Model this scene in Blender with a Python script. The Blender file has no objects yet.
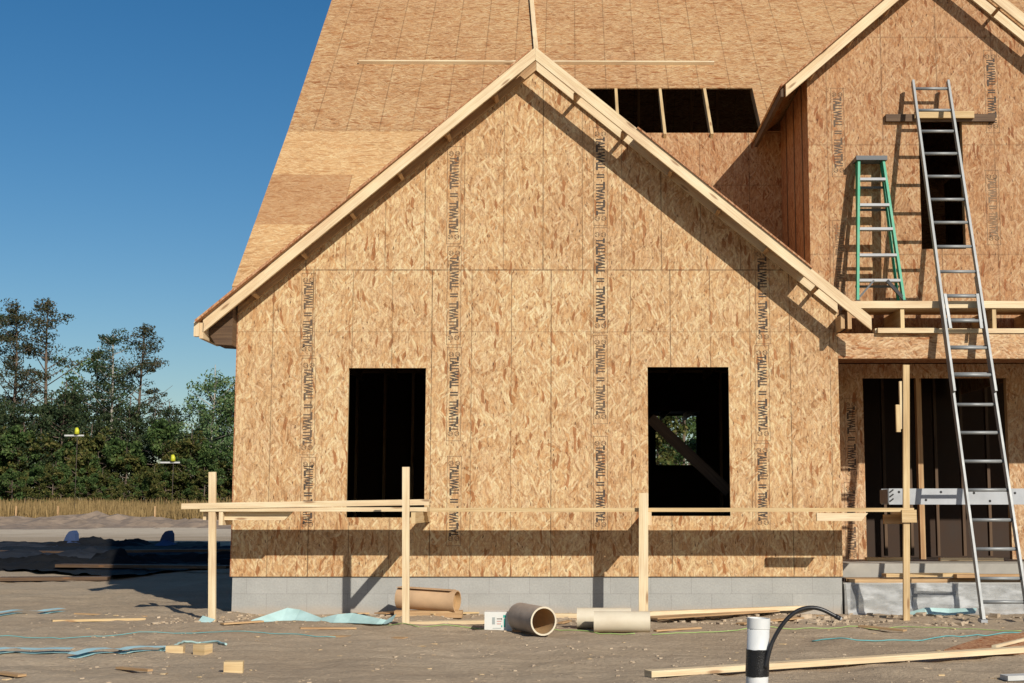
import bpy, bmesh, math, random
from mathutils import Vector, Matrix, noise
from mathutils.geometry import tessellate_polygon
R = math.radians
random.seed(7)
scene = bpy.context.scene
col = scene.collection

# ------------------------------------------------------------------ camera numbers
F = 1380.0; PX = 570.0; PY = 341.5; PITCH = R(6.78); EYE = 1.08
def ray(px, py):
    a = (px-PX)/F; b = (PY-py)/F
    return Vector((a, math.cos(PITCH)-b*math.sin(PITCH), math.sin(PITCH)+b*math.cos(PITCH)))
def P(px, py, Y):
    """point at distance Y in front of the camera seen at px, py (photo measurements)"""
    r = ray(px, py); k = Y/r.y
    return Vector((r.x*k, Y, EYE+r.z*k))
def G(px, py, z=0.0):
    r = ray(px, py); k = (z-EYE)/r.z
    return Vector((r.x*k, r.y*k, z))

# ------------------------------------------------------------------ materials
class NT:
    def __init__(s, name):
        s.m = bpy.data.materials.new(name); s.m.use_nodes = True
        s.t = s.m.node_tree; s.t.nodes.clear()
        s.out = s.n('ShaderNodeOutputMaterial'); s.b = s.n('ShaderNodeBsdfPrincipled')
        s.l(s.b.outputs[0], s.out.inputs[0])
    def n(s, t, **kw):
        x = s.t.nodes.new(t)
        for k, v in kw.items(): setattr(x, k, v)
        return x
    def l(s, a, b): s.t.links.new(a, b)
    def put(s, sock, v):
        if hasattr(v, 'is_linked') or isinstance(v, bpy.types.NodeSocket): s.l(v, sock)
        else: sock.default_value = v
    def math(s, op, a, b=0.0, c=0.0, clamp=False):
        x = s.n('ShaderNodeMath', operation=op, use_clamp=clamp)
        s.put(x.inputs[0], a); s.put(x.inputs[1], b); s.put(x.inputs[2], c)
        return x.outputs[0]
    def mix(s, f, a, b, mode='MIX'):
        x = s.n('ShaderNodeMix', data_type='RGBA', blend_type=mode)
        s.put(x.inputs[0], f); s.put(x.inputs[6], a); s.put(x.inputs[7], b)
        return x.outputs[2]
    def uv(s):
        return s.n('ShaderNodeUVMap', uv_map='UVMap').outputs[0]
    def obj(s):
        return s.n('ShaderNodeTexCoord').outputs['Object']
    def mapping(s, v, scale=(1, 1, 1), rot=(0, 0, 0), loc=(0, 0, 0)):
        x = s.n('ShaderNodeMapping'); s.l(v, x.inputs[0])
        x.inputs['Scale'].default_value = scale; x.inputs['Rotation'].default_value = rot; x.inputs['Location'].default_value = loc
        return x.outputs[0]
    def noise(s, v, scale, detail=3, rough=.55, dim='3D', out=0):
        x = s.n('ShaderNodeTexNoise', noise_dimensions=dim); s.l(v, x.inputs['Vector'])
        x.inputs['Scale'].default_value = scale; x.inputs['Detail'].default_value = detail; x.inputs['Roughness'].default_value = rough
        return x.outputs[out]
    def ramp(s, f, stops, interp='LINEAR'):
        x = s.n('ShaderNodeValToRGB'); s.l(f, x.inputs[0]); cr = x.color_ramp; cr.interpolation = interp
        while len(cr.elements) > 1: cr.elements.remove(cr.elements[-1])
        cr.elements[0].position = stops[0][0]; cr.elements[0].color = (*stops[0][1], 1)
        for p_, c_ in stops[1:]:
            e = cr.elements.new(p_); e.color = (*c_, 1)
        return x.outputs[0]
    def maprange(s, v, a, b, c=0.0, d=1.0, smooth=True):
        x = s.n('ShaderNodeMapRange', interpolation_type='SMOOTHSTEP' if smooth else 'LINEAR')
        s.put(x.inputs[0], v); x.inputs[1].default_value = a; x.inputs[2].default_value = b
        x.inputs[3].default_value = c; x.inputs[4].default_value = d
        return x.outputs[0]
    def bump(s, h, strength=.3, dist=.01):
        x = s.n('ShaderNodeBump'); x.inputs['Strength'].default_value = strength; x.inputs['Distance'].default_value = dist
        s.l(h, x.inputs['Height']); s.l(x.outputs[0], s.b.inputs['Normal'])
    def fin(s, colr, rough=.8, spec=.3, metal=0.0):
        s.put(s.b.inputs['Base Color'], colr if not isinstance(colr, tuple) else (*colr, 1) if len(colr) == 3 else colr)
        s.put(s.b.inputs['Roughness'], rough); s.b.inputs['Specular IOR Level'].default_value = spec
        s.b.inputs['Metallic'].default_value = metal
        return s.m

def osb(name, horizontal=False, tone=(1, 1, 1), lines=None, big=1.0, contrast=1.0):
    """strand board: layers of long flat wood flakes in slightly different directions"""
    s = NT(name); uv = s.uv()
    warp = s.noise(uv, 2.2, 2, dim='2D', out=1)
    w = s.n('ShaderNodeVectorMath', operation='MULTIPLY_ADD')
    s.l(warp, w.inputs[0]); w.inputs[1].default_value = (.12, .12, 0); s.l(uv, w.inputs[2])
    w2 = s.n('ShaderNodeVectorMath', operation='MULTIPLY_ADD'); s.l(s.noise(uv, 24, 3, .65, '2D', 1), w2.inputs[0])
    w2.inputs[1].default_value = (.011, .011, 0); s.l(w.outputs[0], w2.inputs[2])
    base = w2.outputs[0]
    L, W = 4.6/big, 25/big
    if horizontal: L, W = W, L
    cols = [(0.0, (.60, .40, .235)), (.15, (.70, .53, .34)), (.28, (.58, .375, .205)), (.42, (.51, .30, .15)), (.55, (.64, .46, .28)), (.68, (.56, .34, .18)),
            (.83, (.45, .235, .105)), (.90, (.70, .52, .32)), (.975, (.36, .165, .065))]
    cur = None; hts = None
    layers = [(6, 0, .6, 0, 9), (-22, 3.7, .8, .35, .48), (32, 9.1, .95, .45, .45), (-8, 17.3, 1.1, .45, .47), (58, 23.0, 1.05, .62, .42),
              (-50, 31.0, 1.2, .66, .40), (12, 37.0, 1.5, .55, .44), (-34, 43.0, 1.9, .6, .42), (24, 49.0, 2.6, .6, .42), (-28, 61.0, 1.25, .8, .34), (42, 67.0, 1.35, .82, .33)]
    for i, (ang, off, sc, th, rad) in enumerate(layers):
        mp = s.mapping(base, (1, 1, 1), (0, 0, R(ang)), (off, off*.7, 0))
        mp = s.mapping(mp, (W*sc, L*sc, 1))
        v = s.n('ShaderNodeTexVoronoi', voronoi_dimensions='2D', feature='F1', distance='CHEBYCHEV' if i else 'EUCLIDEAN'); s.l(mp, v.inputs['Vector'])
        v.inputs['Scale'].default_value = 1; v.inputs['Randomness'].default_value = 1
        sep = s.n('ShaderNodeSeparateColor'); s.l(v.outputs['Color'], sep.inputs[0])
        c = s.ramp(sep.outputs[0], cols) if i < 9 else s.ramp(sep.outputs[0], [(0, (.72, .56, .37)), (1, (.64, .47, .28))])
        if cur is None: cur = c; hts = sep.outputs[1]
        else:
            m = s.math('MULTIPLY', s.math('GREATER_THAN', sep.outputs[2], th), s.math('LESS_THAN', v.outputs['Distance'], rad))
            edge = s.math('MULTIPLY', m, s.maprange(v.outputs['Distance'], rad*.72, rad, 0, .4))  # flake borders darkened: small gap shadows put into the colour
            cur = s.mix(s.math('MULTIPLY', m, [.8, .8, .75, .8, .8, .8, .7, .6, .6, .75, .75][i]), cur, c); cur = s.mix(edge, cur, (.20, .10, .05, 1))
            hts = s.mix(m, hts, sep.outputs[1])
    # rare dark strands and small voids
    for (kx, ky, a_, ofs, th, rad, colr, al) in ((1.0, 1.3, 14, 41, .965, .38, (.34, .14, .055, 1), .85), (1.2, 1.5, -48, 87, .965, .36, (.30, .12, .045, 1), .85), (2.2, 3.6, -8, 57, .965, .26, (.11, .055, .03, 1), .8)):
        mp = s.mapping(base, (W*kx, L*ky, 1), (0, 0, R(a_)), (ofs, 13, 0))
        v = s.n('ShaderNodeTexVoronoi', voronoi_dimensions='2D', feature='F1', distance='CHEBYCHEV' if al > .82 else 'EUCLIDEAN'); s.l(mp, v.inputs['Vector']); v.inputs['Scale'].default_value = 1
        sep = s.n('ShaderNodeSeparateColor'); s.l(v.outputs['Color'], sep.inputs[0])
        dm = s.math('MULTIPLY', s.math('GREATER_THAN', sep.outputs[0], th), s.math('LESS_THAN', v.outputs['Distance'], rad))
        cur = s.mix(s.math('MULTIPLY', dm, al), cur, colr)
    st = s.noise(s.mapping(base, (48, 9, 1) if not horizontal else (9, 48, 1)), 1.0, 4, .8, '2D')
    cur = s.mix(.75, cur, s.ramp(st, [(.25, (.22, .20, .185)), (.5, (.5, .5, .5)), (.75, (.74, .74, .74))]), 'OVERLAY')
    # fine grain
    g = s.noise(s.mapping(uv, (90, 12, 1) if not horizontal else (12, 90, 1)), 1.0, 3, .6, '2D')
    cur = s.mix(.5, cur, s.ramp(g, [(.3, (.42, .42, .42)), (.7, (.6, .6, .6))]), 'OVERLAY')
    avg = (.57, .38, .20, 1)
    cur = s.mix(1-contrast, cur, avg) if contrast < 1 else cur
    # board-to-board and weather tone
    big_n = s.noise(uv, .9, 3, .6, '2D')
    cur = s.mix(.35, cur, s.ramp(big_n, [(.3, (.40, .37, .35)), (.7, (.60, .60, .60))]), 'OVERLAY')
    if lines in ('wall', 'grid', 'roof'):
        sz_ = s.n('ShaderNodeSeparateXYZ'); s.l(uv, sz_.inputs[0])
        su = s.math('FLOOR', s.math('DIVIDE', s.math('ADD', sz_.outputs[0], 20.31+.6096), 1.2192 if lines != 'roof' else 2.44)); sv = s.math('FLOOR', s.math('DIVIDE', s.math('SUBTRACT', sz_.outputs[1], WALLJ), 2.44 if lines != 'roof' else 1.22))
        wn = s.n('ShaderNodeTexWhiteNoise', noise_dimensions='2D'); cb = s.n('ShaderNodeCombineXYZ'); s.l(su, cb.inputs[0]); s.l(sv, cb.inputs[1]); s.l(cb.outputs[0], wn.inputs['Vector'])
        cur = s.mix(.5, cur, s.ramp(wn.outputs['Value'], [(0, (.44, .42, .41)), (.5, (.5, .49, .48)), (1, (.55, .555, .56))]), 'OVERLAY')
    if lines:
        sx = s.n('ShaderNodeSeparateXYZ'); s.l(uv, sx.inputs[0]); U, V = sx.outputs[0], sx.outputs[1]
        if lines == 'wall':
            z1 = WALLJ
            up = s.math('GREATER_THAN', V, z1)
            u = s.math('ADD', U, s.math('MULTIPLY', up, .085))
            fr = s.math('FRACT', s.math('DIVIDE', s.math('ADD', u, 20.31), .4064))
            d = s.math('MULTIPLY', s.math('ABSOLUTE', s.math('SUBTRACT', fr, .5)), .4064)
            m = s.maprange(d, .0015, .007, 1, 0)
            fr2 = s.math('FRACT', s.math('DIVIDE', s.math('ADD', u, 20.31), 1.2192))
            d2 = s.math('MULTIPLY', s.math('ABSOLUTE', s.math('SUBTRACT', fr2, .5)), 1.2192)
            m = s.math('MULTIPLY', m, .72); m2 = s.maprange(d2, .003, .009, .25, 0)
            m = s.math('ADD', m, m2, clamp=True)
            for zz, ww, a in ((z1, .004, .95), (z1-.64, .003, .45), (z1+1.22, .003, .3)):
                dd = s.math('ABSOLUTE', s.math('SUBTRACT', V, zz))
                m = s.math('MAXIMUM', m, s.maprange(dd, ww*.5, ww*2.2, a, 0))
        else:
            fr = s.math('FRACT', s.math('DIVIDE', s.math('ADD', U, 20.05), .4064 if lines == 'roof' else .61))
            d = s.math('MULTIPLY', s.math('ABSOLUTE', s.math('SUBTRACT', fr, .5)), .4064 if lines == 'roof' else .61)
            m = s.maprange(d, .002, .011, .55, 0)
            fr = s.math('FRACT', s.math('DIVIDE', s.math('ADD', V, 20.0), 1.22))
            d = s.math('MULTIPLY', s.math('ABSOLUTE', s.math('SUBTRACT', fr, .5)), 1.22)
            m = s.math('MAXIMUM', m, s.maprange(d, .003, .012, .35, 0))
        brk = s.ramp(s.noise(uv, 6, 2, .6, '2D'), [(.3, (.45,)*3), (.6, (1,)*3)])
        m = s.math('MULTIPLY', m, brk)
        cur = s.mix(m, cur, (.13, .075, .04, 1))
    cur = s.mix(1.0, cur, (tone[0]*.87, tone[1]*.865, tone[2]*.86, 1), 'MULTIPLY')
    s.bump(hts, .35, .004)
    return s.fin(cur, .78, .25)

def lumber(name, light, dark, rough=.7):
    s = NT(name); uv = s.uv()
    g = s.noise(s.mapping(uv, (1.2, 26, 1)), 1, 4, .6, '2D')
    g2 = s.noise(s.mapping(uv, (3, 150, 1)), 1, 2, .6, '2D')
    c = s.mix(s.maprange(g, .3, .7), (*light, 1), (*dark, 1))
    c = s.mix(.5, c, s.ramp(g2, [(.35, (.38,)*3), (.65, (.6,)*3)]), 'OVERLAY')
    v = s.n('ShaderNodeTexVoronoi', voronoi_dimensions='2D'); s.l(s.mapping(uv, (1.9, 9, 1)), v.inputs['Vector']); v.inputs['Scale'].default_value = 1
    sep = s.n('ShaderNodeSeparateColor'); s.l(v.outputs['Color'], sep.inputs[0])
    k = s.math('MULTIPLY', s.math('GREATER_THAN', sep.outputs[0], .70), s.maprange(v.outputs['Distance'], .05, .15, 1, 0))
    c = s.mix(s.math('MULTIPLY', k, .75), c, (.22, .105, .045, 1))
    big = s.noise(uv, 1.7, 3, .6, '2D')
    c = s.mix(.5, c, s.ramp(big, [(.3, (.38, .36, .34)), (.7, (.58,)*3)]), 'OVERLAY')
    s.bump(g2, .15, .002)
    return s.fin(c, rough, .3)

def simple(name, c, rough=.6, metal=0.0, var=.25, scale=8, spec=.4, bump=.1):
    s = NT(name); o = s.obj()
    n1 = s.noise(o, scale, 4, .6)
    cc = s.mix(var, (*c, 1), s.ramp(n1, [(.3, (.25,)*3), (.7, (.72,)*3)]), 'OVERLAY')
    if bump: s.bump(s.noise(o, scale*6, 3), bump, .004)
    return s.fin(cc, s.maprange(n1, .2, .8, rough*.8, min(1, rough*1.2)), spec, metal)

def block_mat():
    s = NT('concrete_block'); uv = s.uv()
    br = s.n('ShaderNodeTexBrick'); s.l(uv, br.inputs['Vector'])
    br.inputs['Scale'].default_value = 1; br.inputs['Brick Width'].default_value = .405; br.inputs['Row Height'].default_value = .203
    br.inputs['Mortar Size'].default_value = .004; br.inputs['Mortar Smooth'].default_value = .6
    br.inputs['Color1'].default_value = (.335, .335, .315, 1); br.inputs['Color2'].default_value = (.36, .36, .34, 1); br.inputs['Mortar'].default_value = (.27, .265, .25, 1)
    n1 = s.noise(uv, 3, 5, .65); n2 = s.noise(uv, 60, 3)
    c = s.mix(.5, br.outputs[0], s.ramp(n1, [(.3, (.40,)*3), (.7, (.58,)*3)]), 'OVERLAY')
    c = s.mix(.3, c, s.ramp(n2, [(.3, (.35,)*3), (.7, (.65,)*3)]), 'OVERLAY')
    sx = s.n('ShaderNodeSeparateXYZ'); s.l(uv, sx.inputs[0])
    low = s.maprange(s.math('ADD', sx.outputs[1], s.math('MULTIPLY', n1, -.12)), -.04, .05, .45, 0)
    c = s.mix(low, c, (.40, .31, .22, 1))
    s.bump(n2, .3, .003)
    return s.fin(c, .9, .2)

def ground_mat():
    s = NT('sandy_ground'); o = s.obj()
    n1 = s.noise(o, .35, 5, .6); n2 = s.noise(s.mapping(o, (.5, 2.2, 1)), 1.6, 6, .65); n3 = s.noise(o, 28, 5, .7)
    c = s.ramp(n1, [(.25, (.315, .24, .165)), (.5, (.375, .295, .205)), (.75, (.43, .35, .255))])
    c = s.mix(.32, c, s.ramp(n2, [(.3, (.33, .31, .29)), (.5, (.5,)*3), (.72, (.62, .61, .6))]), 'OVERLAY')
    c = s.mix(.5, c, s.ramp(n3, [(.3, (.33,)*3), (.7, (.66,)*3)]), 'OVERLAY')
    sx = s.n('ShaderNodeSeparateXYZ'); s.l(o, sx.inputs[0]); Y = sx.outputs[1]
    far = s.maprange(s.math('ADD', Y, s.math('MULTIPLY', n1, 14)), 50, 66)
    c = s.mix(far, c, s.mix(s.ramp(n2, [(.35, (0,)*3), (.6, (1,)*3)]), (.40, .32, .23, 1), (.60, .51, .39, 1)))
    veg = s.maprange(Y, 92, 110)
    c = s.mix(veg, c, (.14, .13, .06, 1))
    # scattered dark bits and chips
    v = s.n('ShaderNodeTexVoronoi'); s.l(o, v.inputs['Vector']); v.inputs['Scale'].default_value = 5
    sep = s.n('ShaderNodeSeparateColor'); s.l(v.outputs['Color'], sep.inputs[0])
    k = s.math('MULTIPLY', s.math('GREATER_THAN', sep.outputs[0], .86), s.maprange(v.outputs['Distance'], .05, .13, 1, 0))
    c = s.mix(s.math('MULTIPLY', k, .6), c, (.20, .14, .09, 1))
    h = s.math('ADD', s.math('MULTIPLY', n2, .6), s.math('MULTIPLY', n3, .35))
    s.bump(h, .75, .05)
    return s.fin(c, .95, .1)

def foliage(name, a, b, c3):
    s = NT(name); o = s.obj()
    n1 = s.noise(o, .9, 3, .6); g = s.n('ShaderNodeNewGeometry'); r = g.outputs['Random Per Island']
    f = s.math('ADD', s.math('MULTIPLY', n1, .7), s.math('MULTIPLY', r, .45))
    c = s.ramp(f, [(.35, a), (.58, b), (.85, c3)])
    s.fin(c, .7, .2)
    tr = s.n('ShaderNodeBsdfTranslucent'); s.l(c, tr.inputs[0])
    mx = s.n('ShaderNodeMixShader'); mx.inputs[0].default_value = .22
    s.l(s.b.outputs[0], mx.inputs[1]); s.l(tr.outputs[0], mx.inputs[2]); s.l(mx.outputs[0], s.out.inputs[0])
    return s.m

def film(name, c, alpha, rough=.25):
    s = NT(name); o = s.obj(); n1 = s.noise(s.mapping(o, (3, 3, 8)), 1.5, 5, .6)
    cc = s.mix(s.maprange(n1, .4, .7), (*c, 1), (min(1, c[0]*1.25), min(1, c[1]*1.25), min(1, c[2]*1.25), 1))
    s.fin(cc, rough, .35); s.put(s.b.inputs['Alpha'], s.maprange(n1, .35, .7, alpha, min(1, alpha+.4)))
    return s.m

Y_WALL = 14.0
WALLJ = P(570, 270, Y_WALL).z          # height of the joint between the two rows of wall sheets
M = {}
M['osb_wall'] = osb('strand_board_wall', lines='wall', tone=(1.0, 1.01, .93))
M['osb_plain'] = osb('strand_board_plain')
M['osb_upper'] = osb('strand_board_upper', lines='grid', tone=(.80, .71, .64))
M['osb_shade'] = osb('strand_board_reddish_shade', tone=(.80, .62, .55))  # shaded copy of the board, shade in its colour; panel scrap shares it
M['osb_rim'] = osb('strand_board_rim', horizontal=True, tone=(1.0, .98, .95))
M['osb_roof'] = osb('strand_board_roof', horizontal=True, lines='roof', tone=(.84, .75, .63))
M['osb_roof_light'] = osb('strand_board_roof_light', horizontal=True, tone=(1.08, 1.02, .87), contrast=.7)
M['osb_roof_dark'] = osb('strand_board_roof_dark', horizontal=True, tone=(.84, .71, .60), contrast=.6)
M['pine'] = lumber('pine_lumber', (.68, .56, .37), (.60, .465, .28))
M['pine2'] = lumber('pine_lumber_yellow', (.58, .44, .245), (.49, .34, .165))
M['pine_warm'] = lumber('weathered_or_shaded_lumber', (.50, .34, .18), (.36, .21, .10))
M['pine_dark'] = lumber('dark_lumber', (.13, .08, .045), (.085, .05, .03))  # on interior framing its darkness is room shade put into the colour
M['interior'] = simple('dark_room_shade', (.045, .027, .018), .9, var=.5, scale=3)  # room shade put into the colour of the interior surfaces
M['block'] = block_mat()
M['ground'] = ground_mat()
M['concrete'] = simple('concrete', (.36, .34, .30), .9, var=.4, scale=3)
M['alu'] = simple('dull_aluminium', (.25, .26, .26), .5, .25, .3, 5)
M['alu_light'] = simple('aluminium_plank', (.36, .375, .39), .55, .2, .35, 4)
M['green'] = simple('green_fibreglass', (.02, .30, .17), .45, var=.2)
M['black'] = simple('black_plastic', (.018, .018, .02), .4, var=.2)
M['tape'] = simple('black_tape', (.012, .012, .013), .28, var=.5, scale=30, bump=.6)
M['greyplastic'] = simple('grey_plastic', (.10, .11, .12), .5)
M['cream'] = simple('cream_plastic_pipe', (.60, .53, .40), .45, var=.25, scale=4)
M['white_pipe'] = simple('white_plastic_pipe', (.60, .61, .60), .38, var=.25, scale=9)
M['shaded_pipe'] = simple('shaded_grey_pipe', (.36, .29, .23), .75, var=.5, scale=6)  # grey pipe with its brownish shade put into the colour
M['pipe_inner'] = simple('pipe_inside', (.42, .27, .13), .7)
M['kraft'] = simple('kraft_paper', (.50, .33, .19), .8, var=.3, scale=5)
M['carton'] = simple('white_card', (.62, .62, .58), .7, var=.12)
M['ink'] = simple('black_ink', (.065, .048, .036), .8, var=.2, bump=0)
M['ink_mid'] = simple('worn_ink', (.11, .075, .05), .8, var=.5, scale=9, bump=0)
M['ink_soft'] = simple('brown_ink', (.20, .125, .07), .8, var=.2, bump=0)
M['teal_ink'] = simple('teal_ink', (.03, .35, .28), .7, bump=0)
M['grey_ink'] = simple('grey_ink', (.30, .33, .32), .7, bump=0)
M['red_ink'] = simple('red_ink', (.5, .12, .08), .7, bump=0)
M['teal'] = simple('pale_teal_film', (.36, .52, .50), .6, var=.35, scale=6)
M['blue_strip'] = simple('pale_blue_strip', (.38, .58, .60), .6, var=.4, scale=3)
M['string'] = simple('green_string', (.30, .42, .14), .7, bump=0)
M['cord_teal'] = simple('teal_cord', (.12, .34, .34), .6, bump=0)
M['poly'] = film('poly_sheet', (.40, .41, .41), .30, .5)
M['shadow_tarp_black'] = simple('black_tarp_shadow', (.010, .011, .013), .85, var=.5, scale=1.5, spec=.1)  # near black: house shadow put into the colour of sheeting and tarps
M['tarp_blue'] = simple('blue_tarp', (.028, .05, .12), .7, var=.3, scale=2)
M['tarp_grey'] = simple('grey_tarp', (.020, .024, .032), .8, var=.5, scale=1.2, spec=.1)  # tarp grey darkened to near black to look shaded in sun
M['yellow'] = simple('yellow_paint', (.50, .50, .03), .5, bump=0)
M['white'] = simple('white_paint', (.50, .50, .48), .6, bump=0)
M['pole'] = simple('dark_pole', (.09, .07, .055), .85)
M['bark'] = simple('pine_bark', (.13, .095, .07), .95, var=.5, scale=6)
M['bark_pale'] = simple('pale_bark', (.34, .31, .26), .9, var=.4, scale=5)
M['needle_dark'] = foliage('dark_needles', (.016, .030, .014), (.036, .060, .024), (.085, .10, .04))
M['needle_brown'] = foliage('brownish_needles', (.022, .030, .014), (.048, .055, .025), (.11, .085, .045))
M['leaf_mid'] = foliage('mid_green_leaves', (.020, .042, .012), (.058, .105, .027), (.12, .16, .05))
M['leaf_olive'] = foliage('olive_leaves', (.022, .036, .009), (.075, .090, .02), (.16, .13, .04))
M['leaf_pale'] = foliage('pale_green_leaves', (.05, .095, .035), (.10, .17, .065), (.21, .25, .10))
M['grass'] = foliage('dry_grass', (.16, .11, .045), (.29, .195, .08), (.40, .28, .125))
M['clod'] = simple('dry_clods', (.42, .33, .23), .95, var=.5, scale=12)
M['clod_grey'] = simple('grey_clods', (.225, .17, .125), .95, var=.5, scale=1.5, bump=.5)
M['chip'] = simple('wood_chips', (.55, .40, .22), .8, var=.3)

# ------------------------------------------------------------------ mesh helpers
class MB:
    def __init__(s):
        s.bm = bmesh.new(); s.uv = s.bm.loops.layers.uv.new('UVMap'); s.mi = 0
    def face(s, pts, uvs=None, smooth=False):
        vs = [p if isinstance(p, bmesh.types.BMVert) else s.bm.verts.new(p) for p in pts]
        try: f = s.bm.faces.new(vs)
        except ValueError: return None
        f.smooth = smooth; f.material_index = s.mi
        if uvs is None:
            f.normal_update(); n = f.normal
            if abs(n.z) > .995: u, v = Vector((1, 0, 0)), Vector((0, 1, 0))
            else:
                u = Vector((0, 0, 1)).cross(n).normalized(); v = n.cross(u)
                if u.x < -.01 or (abs(u.x) < .01 and u.y < 0): u = -u
            for lp in f.loops: lp[s.uv].uv = (lp.vert.co.dot(u), lp.vert.co.dot(v))
        else:
            for lp, q in zip(f.loops, uvs): lp[s.uv].uv = q
        return f
    def hexa(s, c, a, b, d, grain=True):
        """box from centre and half vectors a (long), b, d; grain: uv along a"""
        k = {}
        for i in (-1, 1):
            for j in (-1, 1):
                for l in (-1, 1): k[i, j, l] = c+a*i+b*j+d*l
        ah, bh, dh = a.normalized(), b.normalized(), d.normalized()
        ro = Vector((random.uniform(0, 50), random.uniform(0, 50)))
        def q(ids, ua, va):
            ps = [k[i] for i in ids]
            if grain: s.face(ps, [((p-c).dot(ua)+ro.x, (p-c).dot(va)+ro.y) for p in ps])
            else: s.face(ps)
        rh = a.cross(b).dot(d) > 0
        def o(ids): return ids if rh else ids[::-1]
        q(o([(-1, -1, -1), (-1, 1, -1), (1, 1, -1), (1, -1, -1)]), ah, bh)
        q(o([(-1, -1, 1), (1, -1, 1), (1, 1, 1), (-1, 1, 1)]), ah, bh)
        q(o([(-1, -1, -1), (1, -1, -1), (1, -1, 1), (-1, -1, 1)]), ah, dh)
        q(o([(-1, 1, -1), (-1, 1, 1), (1, 1, 1), (1, 1, -1)]), ah, dh)
        q(o([(-1, -1, -1), (-1, -1, 1), (-1, 1, 1), (-1, 1, -1)]), bh*.3, dh)
        q(o([(1, -1, -1), (1, 1, -1), (1, 1, 1), (1, -1, 1)]), bh*.3, dh)
        return s
    def box(s, x0, x1, y0, y1, z0, z1, grain=True):
        c = Vector(((x0+x1)/2, (y0+y1)/2, (z0+z1)/2))
        v = [Vector((abs(x1-x0)/2, 0, 0)), Vector((0, abs(y1-y0)/2, 0)), Vector((0, 0, abs(z1-z0)/2))]
        v.sort(key=lambda q: -q.length)
        return s.hexa(c, v[0], v[1], v[2], grain)
    def beam(s, p, q, w, t, up=(0, 0, 1), grain=True):
        p, q = Vector(p), Vector(q); d = q-p; u = Vector(up)
        sd = d.cross(u)
        if sd.length < 1e-5: sd = d.cross(Vector((0, 1, 0)))
        sd.normalize(); u = sd.cross(d).normalized()
        return s.hexa((p+q)/2, d/2, sd*w/2, u*t/2, grain)
    def prism(s, poly, y0, y1, holes=(), axis='y', grain=None):
        """polygon (a,b) extruded; axis y: (x,z); axis x: (y,z)"""
        def mk(a, b, t): return Vector((a, t, b)) if axis == 'y' else Vector((t, a, b))
        loops = [list(poly)]+[list(h) for h in holes]
        tris = tessellate_polygon([[Vector((a, b, 0)) for a, b in lp] for lp in loops])
        flat = [pt for lp in loops for pt in lp]
        F0 = [s.bm.verts.new(mk(a, b, y0)) for a, b in flat]; F1 = [s.bm.verts.new(mk(a, b, y1)) for a, b in flat]
        area = sum(loops[0][i][0]*loops[0][(i+1) % len(loops[0])][1]-loops[0][(i+1) % len(loops[0])][0]*loops[0][i][1] for i in range(len(loops[0])))
        gu = None
        if grain is not None:
            gd = Vector((grain[0], grain[1])).normalized(); gn = Vector((-gd.y, gd.x)); ro = random.uniform(0, 40)
            gu = lambda i: (Vector(flat[i]).dot(gd)+ro, Vector(flat[i]).dot(gn)+ro)
        for t in tris:
            s.face([F0[i] for i in t], [gu(i) for i in t] if gu else None)
            t2 = t[::-1]
            s.face([F1[i] for i in t2], [gu(i) for i in t2] if gu else None)
        base = 0
        for lp in loops:
            n = len(lp)
            for i in range(n):
                a, b = base+i, base+(i+1) % n
                s.face([F0[a], F0[b], F1[b], F1[a]])
            base += n
        return s
    def tube(s, pts, rad, seg=8, cap=True):
        pts = [Vector(p) for p in pts]; rs = rad if isinstance(rad, (list, tuple)) else [rad]*len(pts)
        rings = []; n0 = None; L = 0
        for i, p in enumerate(pts):
            d = (pts[min(i+1, len(pts)-1)]-pts[max(i-1, 0)]).normalized()
            if n0 is None: n0 = d.orthogonal().normalized()
            else: n0 = (n0-d*n0.dot(d)).normalized()
            b = d.cross(n0)
            if i: L += (p-pts[i-1]).length
            rings.append(([s.bm.verts.new(p+(n0*math.cos(a)+b*math.sin(a))*rs[i]) for a in [2*math.pi*k/seg for k in range(seg)]], L))
        for (r0, l0), (r1, l1) in zip(rings, rings[1:]):
            for k in range(seg):
                k2 = (k+1) % seg; a, b = k/seg, (k+1)/seg; w = rs[0]*6.28
                s.face([r0[k], r0[k2], r1[k2], r1[k]], [(l0, a*w), (l0, b*w), (l1, b*w), (l1, a*w)], smooth=True)
        if cap:
            s.face(rings[0][0][::-1]); s.face(rings[-1][0])
        return s
    def pipe(s, p, q, ro, ri, seg=28):
        """open pipe with wall thickness; the inside goes to material slot 1"""
        p, q = Vector(p), Vector(q); d = (q-p).normalized(); n = d.orthogonal().normalized(); b = d.cross(n)
        def ring(c, r): return [s.bm.verts.new(c+(n*math.cos(2*math.pi*k/seg)+b*math.sin(2*math.pi*k/seg))*r) for k in range(seg)]
        for X, Y_, mi in ((ring(p, ro), ring(q, ro), 0), (ring(q, ro), ring(q, ri), 2), (ring(q, ri), ring(p, ri), 1), (ring(p, ri), ring(p, ro), 2)):
            s.mi = mi % 2
            for k in range(seg):
                s.face([X[k], X[(k+1) % seg], Y_[(k+1) % seg], Y_[k]], smooth=mi < 2)
        s.mi = 0
        return s
    def build(s, name, mats, parent=None, label=None, cat=None, group=None, kind=None, fix=True):
        if fix: bmesh.ops.recalc_face_normals(s.bm, faces=s.bm.faces)
        me = bpy.data.meshes.new(name); s.bm.to_mesh(me); s.bm.free()
        for m in (mats if isinstance(mats, (list, tuple)) else [mats]): me.materials.append(M[m] if isinstance(m, str) else m)
        o = bpy.data.objects.new(name, me); col.objects.link(o); o.parent = parent
        return tag(o, label, cat, group, kind)

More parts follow.
